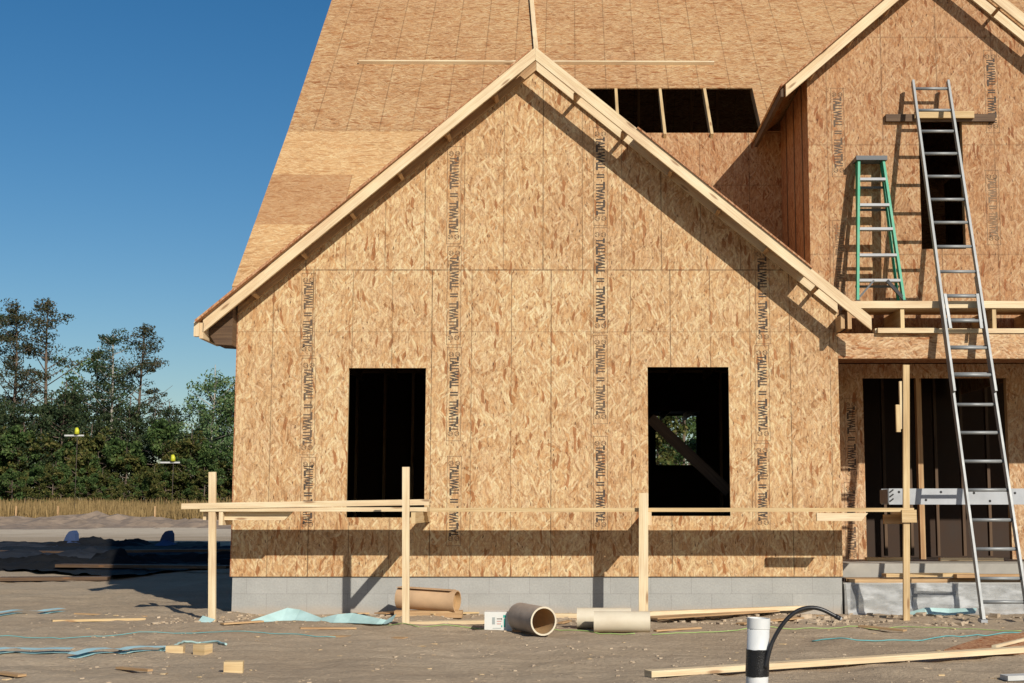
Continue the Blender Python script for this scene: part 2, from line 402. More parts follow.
def tag(o, label=None, cat=None, group=None, kind=None):
    for k, v in (('label', label), ('category', cat), ('group', group), ('kind', kind)):
        if v: o[k] = v
    return o
def empty(name, label, cat, group=None):
    o = bpy.data.objects.new(name, None); col.objects.link(o); o.empty_display_size = .2
    return tag(o, label, cat, group)
def copy_tree(o, parent=None):
    c = o.copy(); col.objects.link(c); c.parent = parent
    for ch in list(o.children): copy_tree(ch, c)
    return c

# ------------------------------------------------------------------ printed stamp ("TALLWALL II TALLWALL")
def text_mesh(body, w, h, bold=.02):
    cu = bpy.data.curves.new('t', 'FONT'); cu.body = body; cu.size = 1; cu.offset = bold; cu.resolution_u = 2
    ob = bpy.data.objects.new('t', cu); col.objects.link(ob)
    dg = bpy.context.evaluated_depsgraph_get(); me = bpy.data.meshes.new_from_object(ob.evaluated_get(dg))
    bpy.data.objects.remove(ob); bpy.data.curves.remove(cu)
    xs = [v.co.x for v in me.vertices]; ys = [v.co.y for v in me.vertices]
    x0, x1, y0, y1 = min(xs), max(xs), min(ys), max(ys)
    tri = [[((me.vertices[i].co.x-x0)/(x1-x0)*w-w/2, (me.vertices[i].co.y-y0)/(y1-y0)*h-h/2) for i in p.vertices] for p in me.polygons]
    bpy.data.meshes.remove(me)
    return tri
TALL = text_mesh('TALLWALL', .345, .094, .038); TWO = text_mesh('II', .04, .08, .02)
OK_ = text_mesh('24', .045, .035, .0)
def stamp(x, z0, z1, y, parent, faded=False, name='printed_stamp'):
    """frame with the word twice, running down from the top and up from the bottom"""
    b = MB(); w = .073; cz = (z0+z1)/2
    def flat(tris, cx, cz_, ang, mi):
        b.mi = mi; ca, sa = math.cos(ang), math.sin(ang)
        for t in tris: b.face([(cx+u*ca-v*sa, y, cz_+u*sa+v*ca) for u, v in t])
    k = (z1-z0)/1.03
    flat([[(u*k, v) for u, v in t] for t in TALL], x, cz+.235*k, -math.pi/2, 0)
    flat([[(u*k, v) for u, v in t] for t in TALL], x, cz-.235*k, math.pi/2, 0)
    flat(TWO, x, cz, math.pi/2, 0)
    b.mi = 1; e = .0045
    for (xa, xb, za, zb) in ((x-w, x-w+e, z0, z1), (x+w-e, x+w, z0, z1), (x-w, x+w, z0, z0+e), (x-w, x+w, z1-e, z1)):
        b.face([(xa, y, za), (xb, y, za), (xb, y, zb), (xa, y, zb)])
    for zc in (z0+.075, z1-.075):
        for xc in (x-.033, x+.033):
            for i in range(14):
                a0, a1 = 2*math.pi*i/14, 2*math.pi*(i+1)/14
                b.face([(xc+math.cos(a)*r, y, zc+math.sin(a)*r) for a, r in ((a0, .026), (a1, .026), (a1, .021), (a0, .021))])
        flat(OK_, x-.033, zc, 0, 1); flat(OK_, x+.033, zc, 0, 1)
    return b.build(name, ['ink_soft' if faded else random.choice(('ink', 'ink', 'ink_mid')), 'ink_soft'], parent, fix=False)

# ------------------------------------------------------------------ ground
def gz(x, y):
    if y > 60 or abs(x) > 30: a = .3
    else: a = 1
    n = noise.noise(Vector((x*.9, y*1.4, 0)))*.022+noise.noise(Vector((x*3.1, y*4.3, 5)))*.015+noise.noise(Vector((x*9, y*11, 9)))*.009+(abs(noise.noise(Vector((x*1.7+y*.8, y*1.9, 12))))-.15)*.045
    n *= a
    return n
def grade(lo, hi, d0, d1, fine, step_out):
    v = []; x = d0
    while x < d1: v.append(x); x += fine
    st = fine; x = d1
    while x < hi: v.append(x); st = min(st*1.25, step_out); x += st
    v.append(hi); st = fine; x = d0
    while x > lo: st = min(st*1.25, step_out); x -= st; v.append(max(x, lo))
    return sorted(set(v))
def make_ground():
    xs = grade(-700, 700, -8, 6, .07, 40); ys = grade(-60, 1500, 7.5, 17, .05, 50)
    verts = [(x, y, gz(x, y)) for y in ys for x in xs]; nx = len(xs)
    faces = [(j*nx+i, j*nx+i+1, (j+1)*nx+i+1, (j+1)*nx+i) for j in range(len(ys)-1) for i in range(nx-1)]
    me = bpy.data.meshes.new('ground'); me.from_pydata(verts, [], faces); me.materials.append(M['ground'])
    me.polygons.foreach_set('use_smooth', [True]*len(faces))
    o = bpy.data.objects.new('ground', me); col.objects.link(o); tag(o, kind='structure')
make_ground()

# ------------------------------------------------------------------ the house
H = empty('house', 'unfinished wooden house covered in bare strand board with a pointed front gable', 'house')
yw = Y_WALL; yf = 13.62; ym = 16.7; yu = 14.78; yr = 15.62; yb = 30.0
xl = P(231, 576, yw).x; xr = P(843, 576, yw).x; zb = P(570, 576.5, yw).z
pk = P(535.5, 47, yf); el = P(200, 321.5, yf); er = P(872.5, 317.5, yf); cx = pk.x
ml = (pk.z-el.z)/(cx-el.x); mr = (pk.z-er.z)/(er.x-cx)
def ztop(x): return pk.z-(ml*(cx-x) if x < cx else mr*(x-cx))
def window_px(a, b, c, d, Y):
    p, q = P(a, d, Y), P(b, c, Y); return p.x, q.x, p.z, q.z
W1 = window_px(346, 426, 368, 517.5, yw); W2 = window_px(648.5, 728.5, 367, 516, yw)
# gable wall with two window openings
def rect(w): return [(w[0], w[2]), (w[1], w[2]), (w[1], w[3]), (w[0], w[3])]
outline = [(xl, zb), (xr, zb), (xr, ztop(xr)-.04), (cx, pk.z-.04), (xl, ztop(xl)-.04)]
GW = MB().prism(outline, yw, yw+.012, [rect(W1), rect(W2)]).build('gable_wall', 'osb_wall', H)
for (w) in (W1, W2):
    b = MB(); x0, x1, z0, z1 = w; y0, y1 = yw+.013, yw+.055; t = .038
    b.box(x0-t, x0-.002, y0, y1, z0-t, z1+t); b.box(x1+.002, x1+t, y0, y1, z0-t, z1+t)
    b.box(x0-.0015, x1+.0015, y0, y1, z0-t, z0-.002); b.box(x0-.0015, x1+.0015, y0, y1, z1+.002, z1+t+.1)
    b.build('window_frame', 'pine2', GW)
def stampcol(px, segs, Y, parent, yoff=.0015, faded=False):
    for a, c in segs:
        p, q = P(px, a, Y), P(px, c, Y)
        stamp((p.x+q.x)/2, q.z, p.z, Y-yoff, parent, faded)
stampcol(308, [(273, 356), (358, 455), (457, 532)], yw, GW)
stampcol(454, [(146.5, 244), (246, 345), (347, 441), (456, 546)], yw, GW)
stampcol(600.5, [(127, 225.5), (227.5, 333), (335, 424), (436, 532)], yw, GW)
stampcol(762.5, [(247, 344), (345.5, 441), (443, 530)], yw, GW)
# wall studs behind the sheets, seen past the openings' edges
for x in [xl+.05+.4064*i for i in range(16)]:
    if any(w[0]-.06 < x < w[1]+.06 for w in (W1, W2)) or x > xr-.05: continue
    MB().box(x-.019, x+.019, yw+.014, yw+.10, zb, ztop(x)-.3).build('stud', 'pine_warm', H)
# foundation
MB().box(xl+.012, xr-.01, yw+.012, yw+.20, -.4, zb-.004, grain=False).build('foundation', 'block', H)
MB().box(xl-.004, xr+.004, yw-.004, yw+.11, zb-.0035, zb-.0005).build('sill_gap', 'pine_dark', H)
MB().box(xl+.012, xl+.2, yw+.202, yb, -.4, zb-.004, grain=False).build('foundation', 'block', H)
# left side wall
MB().box(xl, xl+.012, yw+.0125, ym, zb, ztop(xl)-.05, grain=False).build('side_wall', 'osb_plain', H)
# corner stud trim at left edge
MB().box(xl-.012, xl-.001, yw-.001, yw+.02, zb, ztop(xl)-.1).build('corner_strip', 'osb_shade', H)

# --- rakes of the front gable
def rake(side, x_end, m, y0, y1, cx_, zp, drop, h, mat, parent=H, name='fly_rafter'):
    def z(x): return zp-drop-m*abs(x-cx_)
    g = (1, -m) if side > 0 else (1, m)
    poly = [(cx_+side*.0012, z(cx_)), (x_end, z(x_end)), (x_end, z(x_end)-h), (cx_+side*.0012, z(cx_)-h)]
    return MB().prism(poly, y0, y1, grain=g).build(name, mat, parent)
rake(-1, el.x+.03, ml, yf, yf+.038, cx, pk.z, .0, .135, 'pine')
rake(1, er.x-.01, mr, yf, yf+.038, cx, pk.z, .0, .135, 'pine')
for sd, m, xe in ((1, mr, xr),):          # rafter against the wall
    rake(sd, xe, m, yw-.04, yw-.002, cx, pk.z, .02, .115, 'pine', name='wall_rafter')
def lookout(x, m, sd, h=.09, cx_=cx, zp=pk.z, y0=yf+.08, y1=yw-.041, mat='pine_warm'):
    z = zp-.03-m*abs(x-cx_)
    d = Vector((1, 0, -m*sd)).normalized()
    c = Vector((x, (y0+y1)/2, z-.055))
    MB().hexa(c, Vector((0, (y1-y0)/2, 0)), Vector((-d.z, 0, d.x))*h/2*1.0, d*.019).build('lookout', mat, H)
for i in range(6):
    lookout(cx+.43+i*.485, mr, 1)
    lookout(cx-.43-i*.485, ml, -1)
rake(-1, xl, ml, yw-.04, yw-.002, cx, pk.z, .03, .10, 'pine_warm', name='wall_rafter')
# roof sheathing
def sheet(pts, t, name, mat, parent=H):
    """slab from corner points of a plane, thickness t upward along the normal"""
    pts = [Vector(p) for p in pts]; n = (pts[1]-pts[0]).cross(pts[2]-pts[0]).normalized()
    if n.z < 0: n = -n
    b = MB(); lo = [b.bm.verts.new(p) for p in pts]; hi = [b.bm.verts.new(p+n*t) for p in pts]
    b.face(lo[::-1]); b.face(hi); k = len(pts)
    for i in range(k): b.face([lo[i], lo[(i+1) % k], hi[(i+1) % k], hi[i]])
    return b.build(name, mat, parent)
def slope_pts(xa, xb, y0, y1, dz=.002): return [(xa, y0, ztop(xa)+dz), (xb, y0, ztop(xb)+dz), (xb, y1, ztop(xb)+dz), (xa, y1, ztop(xa)+dz)]
xs1 = P(637, 132, yf).x; xs2 = P(812, 275, yf).x
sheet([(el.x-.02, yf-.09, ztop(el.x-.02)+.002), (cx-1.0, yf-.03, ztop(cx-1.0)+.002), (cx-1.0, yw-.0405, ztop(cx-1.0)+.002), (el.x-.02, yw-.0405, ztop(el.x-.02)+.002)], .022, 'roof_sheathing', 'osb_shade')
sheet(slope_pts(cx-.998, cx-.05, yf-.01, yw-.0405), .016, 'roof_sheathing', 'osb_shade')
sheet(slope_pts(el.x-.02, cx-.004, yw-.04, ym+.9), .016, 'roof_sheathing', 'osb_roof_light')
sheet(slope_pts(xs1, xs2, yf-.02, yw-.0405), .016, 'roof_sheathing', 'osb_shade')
sheet(slope_pts(cx+.004, 2.55, yw-.04, ym-.01), .016, 'roof_sheathing', 'osb_roof_light')
# eave of the left slope: fascia, tails, soffit
ex = el.x
MB().box(ex-.002, ex+.036, yf+.0, ym-2.4, ztop(ex)-.17, ztop(ex)-.012).build('eave_fascia', 'pine', H)
MB().box(ex-.055, ex-.004, yf-.02, yf+.05, ztop(ex)-.15, ztop(ex)-.005).build('end_block', 'pine', H)
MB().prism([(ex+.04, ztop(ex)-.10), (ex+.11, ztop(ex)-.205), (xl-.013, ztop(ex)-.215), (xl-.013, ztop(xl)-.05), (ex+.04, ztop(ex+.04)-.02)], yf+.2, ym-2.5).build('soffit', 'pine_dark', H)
MB().box(xl-.055, xl-.014, yw-.10, yw-.06, P(0, 330, yw).z-.04, P(0, 330, yw).z+.04).build('end_block', 'pine_warm', H)
MB().box(er.x-.30, er.x-.262, yf+.08, yw-.003, ztop(er.x)-.1, ztop(er.x)+.04).build('end_block', 'pine_warm', H)
# rising board and long board on the main roof are things of their own (further down)

ux = P(808.5, 160, yu).x
# --- main house body
ze = P(570, 132.5, ym).z; m2 = .97; m1 = .92
RL = P(288, 131, ym).x; RR = 13.0
def zr(y): return ze+m2*(y-ym) if y >= ym else ze-m1*(ym-y)
ridge_y = 23.6
hole = (P(590, 110, 17.1).x, P(757.5, 110, 17.1).x, P(0, 133.5, ym).z, None)
hx0, hx1 = .12, P(762, 134, ym).x
t_ = math.tan(math.atan((PY-89)/F)+PITCH); hy1 = (ze-m2*ym-EYE)/(t_-m2)
def roofpoly(b, outer, holes, t=.018):
    loops = [outer]+holes
    tris = tessellate_polygon([[Vector((a, q, 0)) for a, q in lp] for lp in loops]); flat = [p for lp in loops for p in lp]
    n = Vector((0, -m2, 1)).normalized()
    lo = [b.bm.verts.new((x, y, zr(y))) for x, y in flat]; hi = [b.bm.verts.new(Vector((x, y, zr(y)))+n*t) for x, y in flat]
    for t3 in tris:
        b.face([lo[i] for i in t3][::-1]); b.face([hi[i] for i in t3])
    k0 = 0
    for lp in loops:
        k = len(lp)
        for i in range(k): b.face([lo[k0+i], lo[k0+(i+1) % k], hi[k0+(i+1) % k], hi[k0+i]])
        k0 += k
b = MB()
roofpoly(b, [(RL, ym+.002), (hx0, ym+.002), (hx0, hy1), (hx1, hy1), (hx1, ym+.002), (RR, ym+.002), (RR, ridge_y), (RL, ridge_y)], [])
MR = b.build('main_roof', 'osb_roof', H)
b = MB(); zR = zr(ridge_y)
b.bm.free(); sheet([(RL, ridge_y+.01, zR), (RR, ridge_y+.01, zR), (RR, yb+.3, zR-(yb+.3-ridge_y)*m2), (RL, yb+.3, zR-(yb+.3-ridge_y)*m2)], .018, 'main_roof', 'osb_roof')
# lower left courses
def ycourse(py):
    t = math.tan(math.atan((PY-py)/F)+PITCH); return (ze-m1*ym-EYE)/(t-m1)
ys_ = [ym, ycourse(176), ycourse(226), ycourse(254), ycourse(288)]
for i, mt in enumerate(['osb_roof_light', 'osb_roof_dark', 'osb_roof_light', 'osb_roof_light']):
    ya, yb_ = ys_[i]-.001, ys_[i+1]
    if i == 1:
        xm_ = P(346, 200, (ya+yb_)/2).x
        sheet([(xm_+.004, yb_, zr(yb_)), (cx-.01, yb_, zr(yb_)), (cx-.01, ya, zr(ya)), (xm_+.004, ya, zr(ya))], .02, 'roof_course', 'osb_roof_light')
        sheet([(RL, yb_, zr(yb_)), (xm_, yb_, zr(yb_)), (xm_, ya, zr(ya)), (RL, ya, zr(ya))], .02, 'roof_course', mt)
        continue
    sheet([(RL, yb_, zr(yb_)), (cx-.01, yb_, zr(yb_)), (cx-.01, ya, zr(ya)), (RL, ya, zr(ya))], .018+.002*i, 'roof_course', mt)
# rake edge strip of main roof (left)
MB().beam((RL+.02, ys_[4], zr(ys_[4])-.08), (RL+.02, ym, ze-.08), .03, .14).build('rake_board', 'pine_warm', H)
MB().beam((RL+.02, ym, ze-.08), (RL+.02, ridge_y, zR-.08), .03, .14).build('rake_board', 'pine_warm', H)
# rafters in the hole and below the roof
for px_ in (617.5, 663, 709):
    x = P(px_, 112, ym+.3).x
    MB().beam((x, ym-.001, ze-.075), (x, ym+3, zr(ym+3)-.075), .036, .13).build('rafter', 'pine2', H)
for i, x in enumerate([hx0-.02, hx1+.015]):
    MB().beam((x, ym, ze-.075), (x, ym+3, zr(ym+3)-.075), .036, .13).build('rafter', 'pine_warm', H)
for i in range(6):     # roof framing deeper inside
    x = .25+i*.4
    MB().box(x-.019, x+.019, 20.5, 20.59, ze-.55, zr(20.5)-.2).build('stud', 'pine_warm', H)
MB().box(0, 2.5, 20.4, 20.44, ze+.35, ze+.5).build('beam', 'pine_warm', H)
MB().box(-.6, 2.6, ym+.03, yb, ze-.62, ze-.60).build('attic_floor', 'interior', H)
# knee wall right of the front gable's ridge
MB().prism([(cx+.01, 2.9), (ux+.005, 2.9), (ux+.005, ze-.004), (cx+.01, ze-.004)], ym, ym+.012).build('knee_wall', 'osb_upper', H)
# main side and back walls
MB().prism([(yw+1.2, zb), (yb, zb), (yb, zR-(yb-ridge_y)*m2-.05), (ridge_y, zR-.03), (ym, ze-.03), (yw+1.2, zr(yw+1.2)-.1)], xl+.02, xl+.04, axis='x').build('side_wall', 'osb_plain', H)
MB().prism([(yw+1.2, .3), (yb, .3), (yb, zR-(yb-ridge_y)*m2-.05), (ridge_y, zR-.03), (ym, ze-.03), (yw+1.2, 2.5)], 12.8, 12.83, axis='x').build('side_wall', 'osb_plain', H)
bw = P(656, 465, yb-.1), P(696, 416, yb-.1)
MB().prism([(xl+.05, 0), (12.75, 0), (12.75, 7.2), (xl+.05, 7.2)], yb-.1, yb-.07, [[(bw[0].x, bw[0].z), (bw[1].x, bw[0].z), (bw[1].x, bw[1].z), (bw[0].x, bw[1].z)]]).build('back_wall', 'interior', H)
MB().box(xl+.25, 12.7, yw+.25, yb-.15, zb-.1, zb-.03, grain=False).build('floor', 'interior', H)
MB().box(xl+.05, 2.55, yw+.12, ym-.02, 3.05, 3.07, grain=False).build('added_ceiling', 'interior', H)  # ceilings added to keep light from leaking into the rooms
MB().box(xl+.05, 12.7, ym-.0, yb-.2, 3.05, 3.07, grain=False).build('added_ceiling', 'interior', H)
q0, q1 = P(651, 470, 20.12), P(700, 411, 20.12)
MB().prism([(xl+.05, zb-.03), (12.7, zb-.03), (12.7, 3.04), (xl+.05, 3.04)], 20.1, 20.115, [[(q0.x, q0.z), (q1.x, q0.z), (q1.x, q1.z), (q0.x, q1.z)]]).build('added_partition', 'interior', H)  # solid partition sheet added to keep the rooms dark
MB().box(xl+.045, xl+.055, yw+.12, 20.09, zb, 3.04, grain=False).build('added_shade_lining', 'interior', H)  # added linings with the room shade put into their colour
MB().box(2.55, 2.56, yw+.12, 20.09, zb, 3.04, grain=False).build('added_shade_lining', 'interior', H)
MB().box(12.6, 12.61, ym, 20.09, zb, 3.04, grain=False).build('added_shade_lining', 'interior', H)
# interior partition framing seen darkly through the windows
for i in range(17):
    x = xl+.3+i*.4064
    if bw[0].x*.66-.05 < x < bw[1].x*.69+.05: continue
    MB().box(x-.019, x+.019, 20, 20.09, zb, 3.0).build('stud', 'pine_warm', H)
MB().box(xl+.1, 3.6, 20, 20.09, 3.0, 3.04).build('top_plate', 'pine_warm', H)
MB().beam(P(650, 418, 15.2), P(729, 492, 15.2), .035, .12).build('brace', 'pine_dark', H)
for i in range(12):
    x = xl+.35+i*.5
    MB().box(x-.019, x+.019, yw+.2, yb-.2, 2.9, 3.04).build('ceiling_joist', 'pine_warm', H)

# --- upper dormer
ux = P(808.5, 160, yu).x; dyf = yu-.33
pa, pb = P(785.8, 83.8, dyf), P(883.7, 0, dyf); md = (pb.z-pa.z)/(pb.x-pa.x)
qa = P(1007.5, 0, dyf); dcx = ((pb.x+qa.x)/2)+(0); dzp = pb.z+md*(dcx-pb.x); uxr = 2*dcx-ux
def zd(x): return dzp-md*abs(x-dcx)
W3 = window_px(922, 961.5, 116, 249, yu)
zub = P(0, 318, yu).z-.45
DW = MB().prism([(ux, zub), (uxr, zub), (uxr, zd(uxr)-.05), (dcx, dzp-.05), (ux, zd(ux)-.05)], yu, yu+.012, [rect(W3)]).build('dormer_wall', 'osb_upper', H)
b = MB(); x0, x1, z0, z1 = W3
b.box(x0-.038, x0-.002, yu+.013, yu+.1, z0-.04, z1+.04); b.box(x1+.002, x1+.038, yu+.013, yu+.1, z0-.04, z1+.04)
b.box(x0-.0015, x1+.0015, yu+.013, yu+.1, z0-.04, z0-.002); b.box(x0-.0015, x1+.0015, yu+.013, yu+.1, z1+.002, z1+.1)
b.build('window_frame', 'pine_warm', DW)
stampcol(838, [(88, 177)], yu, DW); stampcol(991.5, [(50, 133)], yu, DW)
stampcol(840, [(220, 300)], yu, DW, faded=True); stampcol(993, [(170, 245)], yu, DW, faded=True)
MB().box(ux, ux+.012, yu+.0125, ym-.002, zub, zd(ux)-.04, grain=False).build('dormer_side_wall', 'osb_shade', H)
for i in range(3):
    y = yu+.35+i*.55
    MB().box(ux-.004, ux-.001, y, y+.05, zub, zd(ux)-.06).build('wall_strip', 'pine_dark', H)
MB().box(uxr-.012, uxr, yu+.0125, 20, zub, zd(ux)-.04, grain=False).build('dormer_side_wall', 'osb_plain', H)
dex = pa.x; dexr = 2*dcx-dex
rake(-1, dex, md, dyf, dyf+.038, dcx, dzp, 0, .14, 'pine')
rake(1, dexr, md, dyf, dyf+.038, dcx, dzp, 0, .14, 'pine')
for sd, xe in ((1, uxr),): rake(sd, xe, md, yu-.04, yu-.002, dcx, dzp, .02, .12, 'pine', name='wall_rafter')
for i in range(5):
    lookout(dcx+.2+i*.42, md, 1, cx_=dcx, zp=dzp, y0=dyf+.08, y1=yu-.041)
    if i < 4: lookout(dcx-.2-i*.42, md, -1, cx_=dcx, zp=dzp, y0=dyf+.08, y1=yu-.041)
def dsl(xa, xb, y0, y1, dz=.002): return [(xa, y0, zd(xa)+dz), (xb, y0, zd(xb)+dz), (xb, y1, zd(xb)+dz), (xa, y1, zd(xa)+dz)]
sheet(dsl(dex-.06, dcx-.25, dyf-.06, yu-.0405), .02, 'roof_sheathing', 'osb_shade')
sheet(dsl(dex-.06, dcx-.004, yu-.04, 20.5), .02, 'roof_sheathing', 'osb_roof')
sheet(dsl(dcx+.004, dexr+.06, yu-.04, 20.5), .02, 'roof_sheathing', 'osb_roof')
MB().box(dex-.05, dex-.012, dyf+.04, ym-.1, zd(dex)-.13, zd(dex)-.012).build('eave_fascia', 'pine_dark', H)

# --- porch
zrb = P(0, 358.5, yw).z; zrt = P(0, 333.5, yw).z; xP = 6.6
MB().prism([(xr+.003, zrb), (xP, zrb), (xP, zrt), (xr+.003, zrt)], yw-.003, yw+.012).build('porch_beam', 'osb_rim', H)
MB().box(xr+.02, xP, yw+.013, yw+.09, zrb+.002, zrt).build('porch_beam_core', 'pine_warm', H)
MB().box(P(866, 0, yw).x, P(1060, 0, yw).x, yw-.02, yw+.09, zrt+.002, zrt+.05).build('top_plate', 'pine', H)
MB().box(P(868, 0, yw).x, P(935, 330, yw).x, yw-.06, yw-.025, zrt-.0, zrt+.05).build('top_plate', 'pine', H)
zp0 = P(0, 308, yw).z; zp1 = P(0, 301, yw).z
for px_ in (850, 903, 995, 1040):
    x = P(px_, 320, yw).x
    MB().box(x-.02, x+.02, yw+.02, yu-.01, zrt+.051, zp0-.001).build('porch_block', 'pine2' if px_ in (903, 995) else 'pine_warm', H)
xp = P(842, 0, yw).x
MB().box(P(845, 300, yw).x, 6.4, yw+.0, yw+.285, zp0, zp1).build('ledger_plank', 'pine', H)
MB().box(P(850, 300, yw).x, 6.4, yw+.295, yw+.60, zp0+.012, zp1+.045).build('ledger_plank', 'pine2', H)
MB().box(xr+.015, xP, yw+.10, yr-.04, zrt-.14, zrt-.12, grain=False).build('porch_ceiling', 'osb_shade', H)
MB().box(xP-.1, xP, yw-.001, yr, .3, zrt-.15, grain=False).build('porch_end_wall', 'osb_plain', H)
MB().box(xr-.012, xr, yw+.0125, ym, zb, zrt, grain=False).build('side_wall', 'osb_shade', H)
# recessed wall with openings
zfl = P(0, 583, yw).z
dl, dr, dt = P(862, 378, yr).x, P(1005, 378, yr).x, P(0, 378.5, yr).z
dm0, dm1 = P(916, 400, yr).x, P(921, 400, yr).x
zds = P(0, 566, yr).z
RW = MB().prism([(xr+.01, zfl-.05), (xP, zfl-.05), (xP, zrt-.15), (xr+.01, zrt-.15)], yr-.03, yr-.018,
     [[(dl, zds), (dr, zds), (dr, dt), (dl, dt)]]).build('porch_wall', 'osb_plain', H)
MB().box(dm0, dm1, yr-.02, yr+.07, zds, dt).build('mullion', 'pine_warm', RW)
MB().box(dl-.035, dl-.002, yr-.015, yr+.07, zds, dt).build('door_frame', 'pine2', RW)
MB().box(dr+.002, dr+.035, yr-.015, yr+.07, zds, dt).build('door_frame', 'pine2', RW)
stampcol(851.5, [(398, 480), (482, 562)], yr-.03, RW)
zst = P(0, 563.5, yw+.45).z
MB().box(xr+.02, xP-.11, yw+.45, yr-.032, zfl-.02, zst, grain=False).build('door_step', 'concrete', H)
MB().box(xr+.012, xP, yw+.05, yr-.031, -.4, zfl, grain=False).build('porch_slab', 'concrete', H)
for i in range(5):
    x = P(884+i*26, 450, 19.0).x
    MB().box(x-.019, x+.019, 19, 19.09, .4, 2.9).build('stud', 'pine_dark', H)

# ------------------------------------------------------------------ boards on the roof
c0, c1 = P(360, 64.5, 17), P(713, 64.5, 17)
def on_roof(px, py, dz=0):
    t = math.tan(math.atan((PY-py)/F)+PITCH); y = (ze-m2*ym-EYE)/(t-m2); p = P(px, py, y); return p
a_, b_ = on_roof(359, 65), on_roof(714, 66)
nrm = Vector((0, -m2, 1)).normalized()
MB().beam(a_+nrm*.04, b_+nrm*.04, .038, .055, up=nrm).build('roof_batten', 'pine', None, 'long pale batten lying level across the main roof above the gable peak', 'board')
MB().beam(on_roof(537, 62)+nrm*.045, on_roof(529.5, -22)+nrm*.045, .06, .038, up=nrm).build('ridge_prop', 'pine', None, 'narrow pale board rising from the gable peak up the roof', 'board')

# ------------------------------------------------------------------ loose boards near upper window
hz0, hz1 = P(0, 119.5, yu-.06).z, P(0, 113.5, yu-.06).z
tb = MB().box(P(885, 116, yu).x, P(994, 116, yu).x, yu-.045, yu-.006, hz0-.015, hz1-.002).build('window_header', 'pine_dark', None, 'dark brown board nailed across the top of the upper window', 'board')
MB().box(P(913, 116, yu).x, P(972, 116, yu).x, yu-.085, yu-.047, hz0+.012, hz1+.02).build('window_header_batten', 'pine2', None, 'short light batten behind the tall ladder at the upper window', 'board')

# ------------------------------------------------------------------ extension ladder
def ext_ladder():
    L = empty('extension_ladder', 'tall aluminium extension ladder leaning on the upper wall at the right', 'ladder')
    A0, A1 = G(983, 622.5), P(911.5, 84, yu-.09)
    B0, B1 = Vector((A0.x+.425, A0.y, 0)), P(946.5, 84, yu-.09)
    def at(p, q, t): return p.lerp(q, t)
    up = (A1-A0).normalized(); out = Vector((1, 0, 0)).cross(up).normalized()
    if out.y > 0: out = -out
    # base section
    tfly = .385; ttop = .60
    def rail(p, q, off, w, d, name, par=L):
        return MB().beam(p+off, q+off, d, w, up=(1, 0, 0), grain=False).build(name, 'alu', par)
    for p, q, s_ in ((A0, A1, 1), (B0, B1, -1)):
        r = rail(at(p, q, 0), at(p, q, ttop), Vector((0, 0, .03)), .022, .075, 'rail')
        MB().beam(p+Vector((0, -.05, .012)), p+Vector((0, .06, .02)), .06, .03, grain=False).build('foot', 'alu_light', L)
        MB().beam(p+Vector((0, 0, .02)), p+up*.12+Vector((s_*.0, 0, .02)), .03, .09, up=(0, 1, 0), grain=False).build('foot_plate', 'alu', L)
        o = out*.055
        rail(at(p, q, tfly), at(p, q, 1), o, .024, .065, 'fly_rail')
        MB().beam(at(p, q, .50)+out*.07+Vector((s_*.045, 0, 0)), at(p, q, .565)+out*.07+Vector((s_*.035, 0, 0)), .03, .014, grain=False).build('rung_lock', 'alu', L)
    for py in (91.5, 113, 134, 156.3, 179, 202, 225, 249, 274, 298.5, 323, 350, 377, 404.6, 432.7, 461.3, 490, 520, 549, 578.5, 602):
        # height on the ladder's plane where this rung was measured
        lo_, hi_ = 0.0, 1.0
        for _ in range(30):
            md_ = (lo_+hi_)/2; q = at(A0, A1, md_); ang = math.atan2(q.z-EYE, q.y)-PITCH
            if PY-F*math.tan(ang) > py: lo_ = md_
            else: hi_ = md_
        t = lo_; f = out*.055 if t >= tfly else Vector((0, 0, .0))
        MB().tube([at(A0, A1, t)+f, at(B0, B1, t)+f], .017, 10).build('rung', 'alu', L)
        if tfly < t < ttop:
            MB().tube([at(A0, A1, t)+Vector((0, 0, .03)), at(B0, B1, t)+Vector((0, 0, .03))], .017, 10).build('rung', 'alu', L)
ext_ladder()

